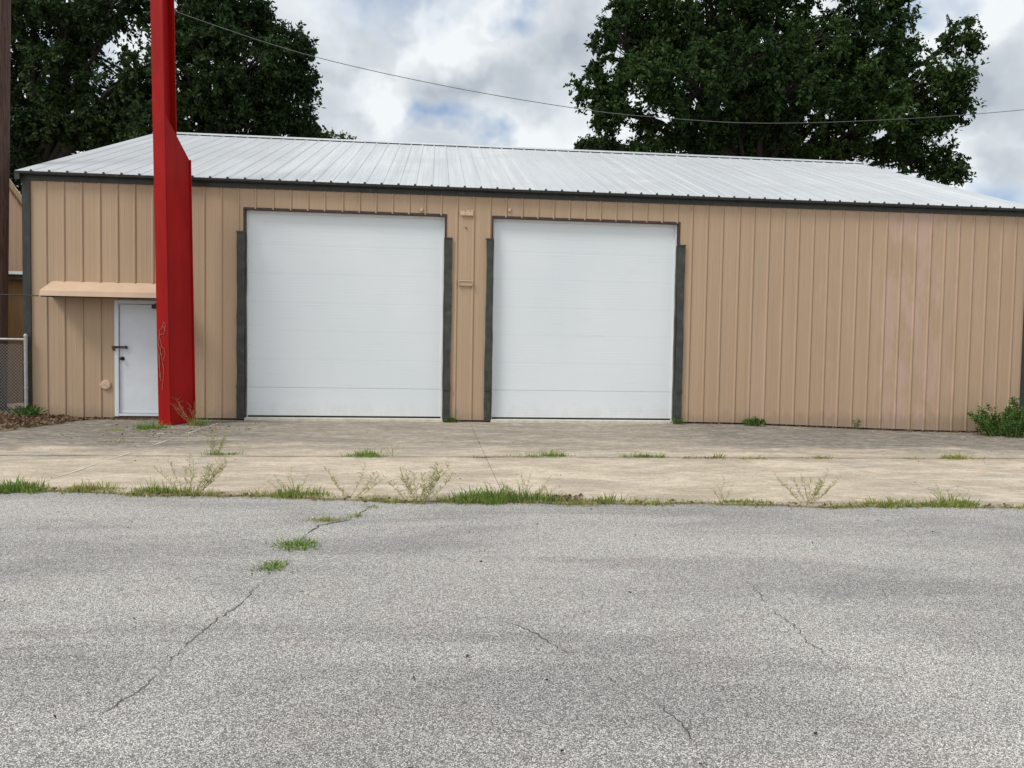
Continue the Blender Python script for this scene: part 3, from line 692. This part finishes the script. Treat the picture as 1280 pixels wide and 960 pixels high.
w = MB(); w.box(-11.66, -8.3, 5.0, 9.7, -.1, 2.88); w.build('wall', M['brownwall'], b2)
w = MB(); w.prism([(4.75, 2.98), (9.82, 3.25), (9.82, 3.31), (4.75, 3.055)], 'x', -11.66, -8.1); w.build('roof', M['whiteroof'], b2)
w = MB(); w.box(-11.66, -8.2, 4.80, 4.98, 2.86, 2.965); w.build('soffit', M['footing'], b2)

# ------------------------------------------------------------------ trees
def leaves_mesh(name, mat, C, Nn, L, Wd_, tone, parent=None):
    """C centres, Nn leaf axis directions; one folded leaf (2 quads -> 4 verts + mid) each"""
    n = len(C); up = rng.normal(size=(n, 3)); ax = Nn / np.linalg.norm(Nn, axis=1)[:, None]
    s = np.cross(ax, up); s /= np.linalg.norm(s, axis=1)[:, None] + 1e-9
    L = L[:, None]; Wd_ = Wd_[:, None]
    v = np.stack([C - ax * L * .5, C + s * Wd_ * .5 - ax * L * .05, C + ax * L * .5, C - s * Wd_ * .5 + ax * L * .02], 1).reshape(-1, 3)
    me = bpy.data.meshes.new(name); me.vertices.add(4 * n); me.vertices.foreach_set('co', v.astype(np.float32).ravel())
    me.loops.add(4 * n); me.loops.foreach_set('vertex_index', np.arange(4 * n, dtype=np.int32))
    me.polygons.add(n); me.polygons.foreach_set('loop_start', np.arange(0, 4 * n, 4, dtype=np.int32)); me.polygons.foreach_set('loop_total', np.full(n, 4, dtype=np.int32))
    me.update(calc_edges=True)
    at = me.attributes.new('tone', 'FLOAT', 'FACE'); at.data.foreach_set('value', tone.astype(np.float32))
    me.materials.append(mat); o = bpy.data.objects.new(name, me); link(o)
    if parent is not None: o.parent = parent; o.matrix_parent_inverse = Matrix.Translation(-Vector(parent.location))
    return o

def tree(name, label, lobes, basep, fork, mat, leafL=.205, dens=1., group=None, rt=.38, sub=.62, per=110):
    root = empty(name, basep); tag(root, label, 'tree', group)
    C = []; A_ = []; T = []; tr = MB(); bx = Vector(basep); fk = Vector(fork)
    tr.tube([bx + Vector((0, 0, -.2)), bx + Vector((0, 0, .5)), bx.lerp(fk, .5) + Vector((.15, 0, 0)), fk], [rt * 1.4, rt * 1.05, rt * .9, rt * .8], 12)
    mean = np.mean([l[:3] for l in lobes], axis=0)
    for (x, y, z, r) in lobes:
        c = Vector((x, y, z)); start = fk + Vector((0, 0, random.uniform(0, 1.2)))
        mid = start.lerp(c, .45) + Vector((random.uniform(-.5, .5), random.uniform(-.5, .5), random.uniform(.2, 1.0) * (1 if z > fk.z else -.4)))
        q = start.lerp(mid, .5) + Vector((0, 0, .3)); e = mid.lerp(c, .55) + Vector((random.uniform(-.3, .3), 0, .2))
        br = .10 + .04 * r
        tr.tube([start, q, mid, e, c], [br * 1.3, br, br * .75, br * .45, .03], 6)
        lt = rng.uniform(-.18, .22); nsub = max(4, int(9.0 * (r / sub) ** 1.6 * dens))
        for k in range(nsub):
            d = rng.normal(size=3); d /= np.linalg.norm(d); rad = r * rng.uniform(.35, 1.02) ** .6
            cc = np.array([x, y, z]) + d * rad * np.array([1, 1, .85])
            tr.tube([c.lerp(mid, random.uniform(0, .5)), c.lerp(Vector(cc), .5) + Vector((0, 0, .08)), cc], [.035, .02, .008], 4, caps=False)
            m_ = int(per * rng.uniform(.6, 1.3)); s = sub * rng.uniform(.65, 1.25)
            # leaves hang along little twigs inside the clump
            ntw = 9; tw = rng.normal(size=(ntw, 3)); tw /= np.linalg.norm(tw, axis=1)[:, None]; tw[:, 2] -= .15
            pick = rng.integers(0, ntw, m_); along = rng.uniform(.15, 1., m_)[:, None]
            P = cc + tw[pick] * along * s + rng.normal(size=(m_, 3)) * .10 * s
            C.append(P); a = tw[pick] * .6 + rng.normal(size=(m_, 3)) * .6; a[:, 2] -= .35; A_.append(a)
            T.append(np.clip(rng.normal(.40 + lt + rng.uniform(-.10, .10), .2, m_), 0, 1))
    C = np.concatenate(C); A_ = np.concatenate(A_); T = np.concatenate(T); n = len(C)
    tr.build('trunk', M['bark'], root, smooth=True, fixn=False)
    leaves_mesh('crown', mat, C, A_, leafL * rng.uniform(.7, 1.3, n), leafL * .5 * rng.uniform(.7, 1.3, n), T, root)
    return n
nl = 0
nl += tree('shade_tree', 'huge dark green spreading tree rising behind the right half of the roof', CROWN_RIGHT, (14.2, 19, 0), (14.3, 19, 7.6), M['leafR'], dens=.80, rt=.5, per=185)
nl += tree('shade_tree', 'dark tree behind the left end of the roof, beside the wooden utility pole', CROWN_LEFT, (-17.2, 21, 0), (-17, 20.6, 7.2), M['leafL'], dens=.88, per=170)
nl += tree('shade_tree', 'dark tree behind the red post, its ragged right side against the sky', CROWN_MID, (-9.2, 18, 0), (-9, 18, 7.6), M['leafL'], dens=.88, per=170)
nl += tree('small_tree', 'small far tree top peeking over the ridge right of the left trees', CROWN_SMALL, (-6.6, 31, 0), (-6.6, 31, 8), M['leafS'], leafL=.16, rt=.15, sub=.3, per=60)
nl += tree('small_tree', 'small far tree top over the ridge, at the left foot of the big right tree', CROWN_SMALL2, (8.4, 27, 0), (8.4, 27, 8), M['leafR'], leafL=.16, rt=.15, sub=.3, per=60)
print('tree leaves', nl)

# ------------------------------------------------------------------ small plants
def blades(mb, cx, cy, rx, ry, n, h, lean=.5, wid=.006, seed=0, zf=gz, tone=(.1, .9), edge=False):
    r = random.Random(seed)
    ncl = max(3, int(3 + rx * 26)); cl = []
    for _ in range(ncl):
        a = r.uniform(0, 6.283); q = r.random() ** .6; cl.append((cx + rx * q * math.cos(a), cy + ry * q * math.sin(a), r.uniform(.35, 1.25) * (1 - .45 * q)))
    for _ in range(n):
        px_, py_, hk = r.choice(cl); sp = min(rx, .12) * .5; ox, oy = r.gauss(0, sp), r.gauss(0, min(ry, .10) * .5); x, y = px_ + ox, py_ + oy
        z0 = zf(x, y) - .012; hh = h * hk * (r.uniform(.3, 1.) if r.random() < .86 else r.uniform(1., 1.7))
        an = math.atan2(oy, ox) + r.gauss(0, .8); l = lean * r.uniform(.2, 1.5) * hh; dx, dy = math.cos(an) * l, math.sin(an) * l
        pa = r.uniform(0, 3.14159); wx_, wy_ = math.cos(pa) * wid * r.uniform(.6, 1.3), math.sin(pa) * wid
        t = r.uniform(*tone) if r.random() > .1 else 1.
        b0 = (x - wx_, y - wy_, z0); b1 = (x + wx_, y + wy_, z0)
        m0 = (x + dx * .35 - wx_ * .8, y + dy * .35 - wy_ * .8, z0 + hh * .6); m1 = (x + dx * .35 + wx_ * .8, y + dy * .35 + wy_ * .8, z0 + hh * .6)
        tip = (x + dx, y + dy, z0 + hh * (1 - .25 * min(1, l / (hh + 1e-6))))
        mb.add([b0, b1, m1, m0, tip], [(0, 1, 2, 3), (3, 2, 4)], t)

def plant_obj(name, mb, mat, loc, label, cat, group=None):
    """recentre the mesh on its base"""
    mb.v = [(a - loc[0], b_ - loc[1], c - loc[2]) for a, b_, c in mb.v]
    o = mb.build(name, mat, attr=True, fixn=False); o.location = loc
    tag(o, label, cat, group); return o

TUFT = [  # x, y, rx, ry, n, h, material, label
 (-.84, -4.77, .24, .10, 420, .15, 'lush', 'bluish green grass tuft in the apron joint before the left roll-up door'),
 (.60, -4.86, .28, .05, 480, .04, 'dry', 'flat brownish grass strip in the apron joint below the pier between the doors'),
 (1.0, -4.80, .16, .04, 200, .06, 'grass', 'low green tuft in the apron joint just left of the taller spiky tuft'),
 (1.47, -4.76, .26, .07, 380, .12, 'lush', 'tall green tuft in the apron joint before the left side of the right roll-up door'),
 (2.68, -4.79, .30, .06, 460, .10, 'lush', 'bright green dense tuft in the apron joint before the middle of the right roll-up door'),
 (3.42, -4.88, .28, .07, 600, .05, 'dry', 'reddish dry low tuft in the apron joint before the right jamb of the right door'),
 (3.72, -4.84, .06, .04, 60, .12, 'grass', 'tiny upright green tuft at the end of the reddish dry joint tuft'),
 (4.23, -4.90, .36, .07, 620, .05, 'olive', 'long flat olive tuft in the apron joint before the left part of the blank wall'),
 (5.07, -4.86, .24, .09, 460, .06, 'olive', 'short olive tuft in the apron joint, second along the blank wall'),
 (6.41, -4.86, .20, .06, 300, .04, 'olive', 'thin flat olive tuft in the apron joint, third along the blank wall'),
 (7.06, -4.82, .26, .10, 560, .08, 'olive', 'rightmost spiky olive tuft in the apron joint'),
 (-2.66, -4.70, .16, .07, 220, .10, 'lush', 'green tuft with tall yellow stalks in the apron joint right of the red post'),
 (-4.42, -3.42, .20, .10, 220, .05, 'grass', 'flat oval grass patch on the concrete in front of the small white door'),
 (-4.55, -1.85, .0, .0, 0, 0, 'grass', ''),
 (-4.62, -1.60, .30, .24, 620, .14, 'lush', 'green tuft on the concrete just left of the foot of the red post'),
 (-5.05, -1.9, .20, .12, 120, .07, 'olive', 'sparse olive tuft before the threshold of the small white door'),
 (-4.02, -1.02, .14, .12, 260, .20, 'lush', 'green tuft hugging the right foot of the red post'),
 (-.78, -8.42, .11, .05, 260, .05, 'olive', 'brownish olive patch in the asphalt crack, topmost of the crack weeds'),
 (-.62, -8.30, .05, .05, 90, .07, 'grass', 'small curled green sprig at the upper end of the asphalt crack'),
 (-.50, -7.93, .05, .04, 60, .05, 'grass', 'tiny green sprig on the asphalt beside the edge grass under the left door'),
 (-.98, -9.22, .12, .11, 420, .055, 'lush', 'larger bright green tuft in the middle of the asphalt crack'),
 (-.99, -9.74, .065, .085, 240, .05, 'lush', 'smaller bright green tuft at the lower end of the asphalt crack'),
 (.925, -12.2, .02, .03, 60, .04, 'grass', 'tiny grass sprig in the asphalt crack at the bottom edge of the photo'),
 (.62, -7.66, .52, .12, 1900, .15, 'lush', 'dense dark green grass clump at the asphalt edge before the pier between the doors'),
 (-3.95, -7.12, .42, .12, 1500, .13, 'lush', 'bright green clump at the asphalt edge in the far left corner'),
 (-3.15, -7.12, .20, .08, 380, .10, 'olive', 'small olive clump at the asphalt edge, next right of the far left clump'),
 (-2.47, -7.26, .22, .09, 560, .12, 'grass', 'yellow green clump at the asphalt edge left of the tall weed by the red post'),
 (-1.25, -7.42, .20, .08, 420, .11, 'grass', 'yellow green clump at the asphalt edge before the left side of the left door'),
 (1.50, -7.75, .16, .06, 360, .09, 'grass', 'small yellow green clump at the asphalt edge right of the dense dark clump'),
 (2.87, -7.80, .20, .06, 380, .08, 'grass', 'low green clump at the asphalt edge before the right jamb of the right door'),
 (4.22, -7.90, .28, .08, 620, .08, 'grass', 'spreading clump at the asphalt edge below the blank wall, left one of the pair'),
 (4.86, -7.94, .28, .08, 620, .11, 'grass', 'spreading clump at the asphalt edge below the blank wall, right one of the pair'),
]
for i, (x, y, rx, ry, n, h, mt, lab) in enumerate(TUFT):
    if not n: continue
    mb = MB(); flat = h < .07; zf = (lambda a, b_: -.008) if y < edge_y(x) - .15 else gz
    blades(mb, x, y, rx, ry, n, h, 1.4 if flat else .6, .0045 if flat else .0042, i, zf)
    plant_obj('grass_tuft', mb, M[mt], (x, y, zf(x, y)), lab, 'grass tuft', 'grass tufts growing in the joints and cracks')

# low ragged grass all along the edge
mb = MB(); r = random.Random(9)
for k in range(9500):
    x = r.uniform(-9, 11)
    d = .5 + .5 * math.sin(x * 2.1 + .6) * math.sin(x * 5.3) + .25 * math.sin(x * 11)
    if x < 2: d += .25
    if r.random() > max(.08, d): continue
    y = edge_y(x) + .015 + r.gauss(0, .045); h = r.uniform(.012, .06) * (1.3 if d > .8 else .8); an = r.uniform(0, 6.28); l = h * r.uniform(.3, 1.6)
    pa = r.uniform(0, 3.14); wx_, wy_ = math.cos(pa) * .0042, math.sin(pa) * .0042
    mb.add([(x - wx_, y - wy_, -.014), (x + wx_, y + wy_, -.014), (x + math.cos(an) * l, y + math.sin(an) * l, h)], [(0, 1, 2)], r.random())
o = mb.build('grass', M['olive'], attr=True, fixn=False); tag(o, 'low ragged grass along the broken edge between asphalt and concrete', 'grass', kind='stuff')

def weed(loc, h, spread, nst, seed, label, fine=.6, azb=None, leafy=1., low=.0, col='weed'):
    """wiry annual weed: fan of stems from one base, short side twigs with tiny leaves"""
    r = random.Random(seed); st = MB(); lf = MB(); x0, y0, z0 = loc
    root = empty('tall_weed', loc); tag(root, label, 'weed', 'tall wiry weeds')
    nst = int(nst * 1.25) + 1
    for i in range(nst):
        a = r.uniform(-1, 1) if nst > 1 else 0; dirx = a * spread; diry = r.uniform(-.3, .3) * spread
        hh = h * r.uniform(.55, 1.) * (1 - .15 * abs(a)); n = 12; P = []
        sx, sy = r.uniform(-.03, .03), r.uniform(-.02, .02)
        for k in range(n + 1):
            t = k / n; P.append(Vector((x0 + sx + dirx * (t ** .85) + .006 * math.sin(t * 9 + i), y0 + sy + diry * t, z0 - .01 + hh * (t ** 1.15 if abs(a) > .5 else t))))
        st.tube(P, [.0022 * (1 - .7 * k / n) for k in range(n + 1)], 4, caps=False)
        for k in range(2, n + 1):
            for _ in range(3 if k > 4 else 1):
                if r.random() > leafy: continue
                p = P[k].lerp(P[k - 1], r.random()); d = Vector((r.uniform(-1, 1), r.uniform(-1, 1), r.uniform(.1, 1.1))).normalized(); L = r.uniform(.02, .06) * h / .4
                e = p + d * L; st.tube([p, e], .0011, 3, caps=False)
                for q in range(6):
                    c = p.lerp(e, r.uniform(.3, 1)); u = Vector((r.gauss(0, 1), r.gauss(0, 1), r.gauss(0, 1))).normalized(); v = u.cross(d).normalized(); s = r.uniform(.0035, .0075) * fine / .72
                    lf.add([c - u * s, c + v * s * .5, c + u * s * 1.2, c - v * s * .5], [(0, 1, 2, 3)], r.random() * .95)
    for k in range(int(nst * low)):
        pass
    st.build('stems', M['stem'], root, fixn=False); lf.build('leaves', M[col], root, attr=True, fixn=False)
weed((-2.20, -7.36, 0), .42, .32, 11, 21, 'tall wiry olive weed at the asphalt edge right below the red post')
weed((-.75, -7.50, 0), .36, .26, 4, 22, 'sparse wiry weed at the asphalt edge before the middle of the left door')
weed((-.13, -7.78, -.01), .44, .34, 10, 23, 'leafy yellow green weed rooted in the asphalt before the right side of the left door', .8)
weed((3.43, -7.84, 0), .34, .30, 9, 24, 'wiry olive weed at the asphalt edge below the right roll-up door jamb')
weed((-2.72, -4.66, 0), .34, .14, 6, 25, 'thin yellow stalks standing in the apron joint right of the red post')
weed((-1.3, -7.42, 0), .26, .25, 5, 26, 'faint wiry weed at the asphalt edge before the left side of the left door', .4, leafy=.6)
weed((2.62, -7.80, 0), .26, .12, 3, 27, 'single thin sprig at the asphalt edge before the right side of the right door', .4, leafy=.6)
weed((4.75, -7.92, 0), .20, .35, 8, 28, 'faint fine weed above the right grass clump at lower right', .35, leafy=.5)
weed((.85, -7.62, 0), .27, .30, 9, 29, 'thin seed stalks rising out of the dense dark grass clump', .4, leafy=.6)
weed((-.55, -4.73, 0), .20, .18, 4, 30, 'thin bare stalks beside the bluish tuft in the apron joint', .4, leafy=.5)
weed((-4.05, -1.12, 0), .60, .36, 7, 31, 'dry pinkish brown weed leaning against the right foot of the red post', .5, col='dry', leafy=.7)
weed((8.22, -.30, -.06), .30, .14, 4, 32, 'little sprout at the foot of the blank wall, right of its middle', .9, col='bush')

def bush(loc, rx, ry, h, nst, seed, label, leaf=.05, mat='bush', per=60, name='bushy_weed'):
    r = random.Random(seed); x0, y0, z0 = loc; root = empty(name, loc); tag(root, label, 'plant'); st = MB(); C = []; A_ = []
    for i in range(nst):
        a = r.uniform(0, 6.283); q = r.random() ** .6; ex_, ey_ = x0 + rx * q * math.cos(a), y0 + ry * q * math.sin(a); hh = h * r.uniform(.45, 1) * (1 - .35 * q)
        P = [Vector((x0 + (ex_ - x0) * (.62 + .38 * t) + r.uniform(-.01, .01), y0 + (ey_ - y0) * (.7 + .3 * t), z0 + hh * t)) for t in (0, .25, .5, .75, 1)]
        st.tube(P, [.006, .005, .004, .003, .0015], 4, caps=False)
        for k in range(per):
            t = r.random() ** .8 * 4; j = min(3, int(t)); p = P[j].lerp(P[j + 1], t - j); d = np.array([r.gauss(0, 1), r.gauss(0, 1), r.gauss(.2, .7)])
            C.append(np.array(p) + d * leaf * .7 * (1.4 - t / 5)); A_.append(d + np.array([0, 0, .2]))
    C = np.array(C); A_ = np.array(A_); n = len(C)
    st.build('stems', M['stem'], root, fixn=False)
    leaves_mesh('leaves', M[mat], C, A_, leaf * rng.uniform(.6, 1.4, n), leaf * .5 * rng.uniform(.6, 1.3, n), np.clip(rng.normal(.45, .25, n), 0, 1), root)
bush((11.25, -.62, -.14), .95, .42, .80, 90, 41, 'large leafy green weed bush against the right corner of the wall', .055, per=75)
bush((12.35, -.7, -.14), .8, .42, .60, 60, 42, 'lower leafy green weed bush cut off at the right edge of the photo', .055, per=60)
bush((6.18, -.24, -.01), .25, .14, .21, 22, 43, 'small round dark green weed at the foot of the blank wall', .045, per=30)
bush((.33, -.13, .0), .17, .07, .10, 14, 44, 'small green weed at the foot of the left door right jamb', .03, per=30)
bush((4.66, -.14, .0), .12, .08, .15, 12, 45, 'small green weed at the foot of the right door right jamb', .03, per=30)
bush((-7.12, -.35, .0), .12, .10, .30, 16, 46, 'broad leaved green plant at the left corner of the building by the fence post', .10, per=14)
bush((-8.05, -.35, 0), .35, .18, .42, 22, 47, 'ragged green weeds at the foot of the wooden utility pole', .06, per=30)

# leaf litter in the left corner, dry leaves at the foot of the wall, bits on the asphalt
def flakes(name, pts, size, mat, label, cat, flat=.5):
    mb = MB(); r = random.Random(len(pts))
    for (x, y, z) in pts:
        u = Vector((r.gauss(0, 1), r.gauss(0, 1), r.gauss(0, flat))).normalized(); v = Vector((r.gauss(0, 1), r.gauss(0, 1), r.gauss(0, flat))); v = (v - u * v.dot(u)).normalized(); s = size * r.uniform(.4, 1.3)
        c = Vector((x, y, z)); mb.add([c - u * s, c + v * s * .55 + Vector((0, 0, s * .2)), c + u * s, c - v * s * .5], [(0, 1, 2, 3)], r.random())
    o = mb.build(name, mat, attr=True, fixn=False); tag(o, label, cat, kind='stuff')
r = random.Random(3); pts = []
dirtp = MB(); pl_ = [(-13, -2.5), (-6.5, -2.3), (-6.42, -1.37), (-6.25, -.6), (-6.1, -.02), (-7.25, .0), (-7.4, 9), (-13, 9)]
def lit_h(x, y): return .07 * sm(-6.0, -7.4, x) * sm(-2.9, -.9, y)
xs_ = frange(-13, -6.0, .14); ys_ = frange(-3.0, 3.0, .14)
o = sheet('dirt_bank', xs_, ys_, lambda x, y: -.012 + lit_h(x, y) + .014 * math.sin(x * 9 + y * 4) * sm(-6.0, -6.8, x) * sm(-3, -2, y), M['dirt'], lambda x, y: not (x > -7.33 and y > .0)); tag(o, kind='structure')
for _ in range(5200):
    x = -6.0 - r.random() ** 1.1 * 4.6; y = r.uniform(-2.5, .02 if x > -7.3 else 1.6)
    if y < -.15 - (-6.1 - x) * 4.5 and x > -6.8: continue
    if r.random() > sm(-2.8, -1.2, y) + .12: continue
    pts.append((x, y, lit_h(x, y) + r.uniform(.0, .035)))
flakes('leaf_litter', pts, .045, M['litter'], 'brown dead leaves piled over the dirt at the left corner of the building', 'dead leaves', .7)
pts = []
for _ in range(700):
    x = r.choice([r.uniform(-6.2, -4.7), r.gauss(9.6, .9), r.uniform(5, 11.5)]); y = -.03 - abs(r.gauss(0, .05)); pts.append((x, y, gz(x, y) + r.uniform(.0, .03)))
for _ in range(260):
    x = r.gauss(-4.2, .6); y = r.gauss(-1.6, .7); pts.append((x, min(y, -.05), .006))
for _ in range(500):
    x = r.uniform(-4.5, 6.5); pts.append((x, edge_y(x) + r.gauss(.03, .05), .006))
for _ in range(160):
    x = r.uniform(1.0, 1.35) ; pts.append((x, -7.70 + r.gauss(0, .03), r.uniform(.0, .05)))
flakes('dry_leaves', pts, .022, M['litter'], 'scattered dry leaf bits along the wall foot and the asphalt edge', 'dead leaves', .4)
pts = []
for _ in range(200):
    x = r.uniform(-5, 8); y = r.uniform(-12.6, -7.9); pts.append((x, y, -.004))
for _ in range(260):
    x = r.uniform(-6, 10); y = r.uniform(-7.0, -.5); pts.append((x, y, .005 + gz(x, y)))
flakes('loose_debris', pts, .010, M['pebble'], 'tiny dark and pale bits of debris scattered over the asphalt and concrete', 'debris', .3)

# ------------------------------------------------------------------ sky and light
SUN_EL, SUN_AZ = math.radians(52), math.radians(238)      # compass style: 0 = +Y, clockwise
W = bpy.data.worlds.new('World'); S.world = W; W.use_nodes = True; nt = W.node_tree; g = N(nt)
bgn = nt.nodes['Background']
sky = g.n('ShaderNodeTexSky', sky_type='NISHITA', sun_disc=False); sky.sun_elevation = SUN_EL; sky.sun_rotation = SUN_AZ
sky.air_density = 1.0; sky.dust_density = 1.5; sky.ozone_density = 1.5
SS = .11
D = g.n('ShaderNodeTexCoord').outputs['Generated']; dx, dy, dz = g.sep(D)
zc = g.m('ADD', g.m('MAXIMUM', dz, 0.), .22)
P2 = g.n('ShaderNodeCombineXYZ', inp={0: g.m('DIVIDE', dx, zc), 1: g.m('DIVIDE', dy, zc), 2: 0.}).outputs[0]
wn = g.n('ShaderNodeTexNoise', inp={'Vector': D, 'Scale': 8., 'Detail': 4., 'Roughness': .6}).outputs['Color']
wv = g.n('ShaderNodeVectorMath', operation='SCALE', inp={0: g.n('ShaderNodeVectorMath', operation='SUBTRACT', inp={0: wn, 1: (.5, .5, .5)}).outputs[0], 'Scale': .17}).outputs[0]
Dw = g.n('ShaderNodeVectorMath', operation='ADD', inp={0: D, 1: wv}).outputs[0]
Ds = g.n('ShaderNodeVectorMath', operation='MULTIPLY', inp={0: Dw, 1: (1, 1, 1.5)}).outputs[0]
def blobs(L, k=1.):
    out = None
    for d, r_ in L:
        ln = g.n('ShaderNodeVectorMath', operation='DISTANCE', inp={0: Ds, 1: (d[0], d[1], d[2] * 1.5)}).outputs['Value']
        q = g.n('ShaderNodeMapRange', clamp=True, inp={'Value': ln, 'From Min': r_ * .2, 'From Max': r_ * 1.4 * k, 'To Min': 1., 'To Max': 0.}).outputs[0]
        out = q if out is None else g.m('MAXIMUM', out, q)
    return out
cover = g.noise(P2, 1.5, 3, .6)
shade3 = g.noise(g.map(Dw, (1, 1, 2.2)), 3.4, 5, .55)
sh = g.m('MULTIPLY', g.ramp(shade3, .44, .66), .62)
gb = g.m('MULTIPLY', blobs(SKY_GRAY), .95)
wb = g.m('MULTIPLY', blobs(SKY_WHITE), .6)
sh = g.m('SUBTRACT', g.m('MAXIMUM', sh, gb), wb, clamp=True)
CW, CG = (.90, .94, .965), (.43, .485, .55)
cloud = g.mix(sh, CW, CG)
cloud = g.mix(1.0, cloud, (1 / SS,) * 3, 'MULTIPLY')
hole = g.m('MAXIMUM', blobs(SKY_BLUE), g.ramp(cover, .36, .24, 0, .7))
bluec = g.mix(.55, g.mix(1.0, (.36, .53, .80), (1 / SS,) * 3, 'MULTIPLY'), sky.outputs[0])
c = g.mix(g.m('MULTIPLY', hole, .85), cloud, bluec)
nt.links.new(c, bgn.inputs['Color']); bgn.inputs['Strength'].default_value = SS

sun = bpy.data.lights.new('sun', 'SUN'); sun.energy = 2.2; sun.angle = math.radians(18); sun.color = (1, .965, .91)
so = bpy.data.objects.new('sun', sun); link(so)
sd = Vector((math.sin(SUN_AZ) * math.cos(SUN_EL), math.cos(SUN_AZ) * math.cos(SUN_EL), math.sin(SUN_EL)))
so.location = sd * 30; so.rotation_euler = sd.to_track_quat('Z', 'Y').to_euler()

# ------------------------------------------------------------------ camera
cam = bpy.data.cameras.new('camera'); co_ = bpy.data.objects.new('camera', cam); link(co_)
R_ = Vector((.99498586, -.09859874, .01677593)); U_ = Vector((-.01251439, .04368172, .99896712)); F_ = Vector((.0992297, .99416809, -.04222879))
mw = Matrix(((R_.x, U_.x, -F_.x, 0), (R_.y, U_.y, -F_.y, -14.5625), (R_.z, U_.z, -F_.z, 1.35039), (0, 0, 0, 1)))
co_.matrix_world = mw; cam.sensor_width = 36; cam.lens = 959.338 / 1280 * 36; cam.clip_start = .05; cam.clip_end = 2000
S.camera = co_
S.view_settings.view_transform = 'Standard'; S.view_settings.look = 'None'; S.view_settings.exposure = 0.; S.view_settings.gamma = 1; S.view_settings.use_curve_mapping = False
S.render.engine = 'CYCLES'; S.cycles.max_bounces = 5; S.cycles.diffuse_bounces = 2; S.cycles.glossy_bounces = 2; S.cycles.transmission_bounces = 3; S.cycles.use_denoising = True
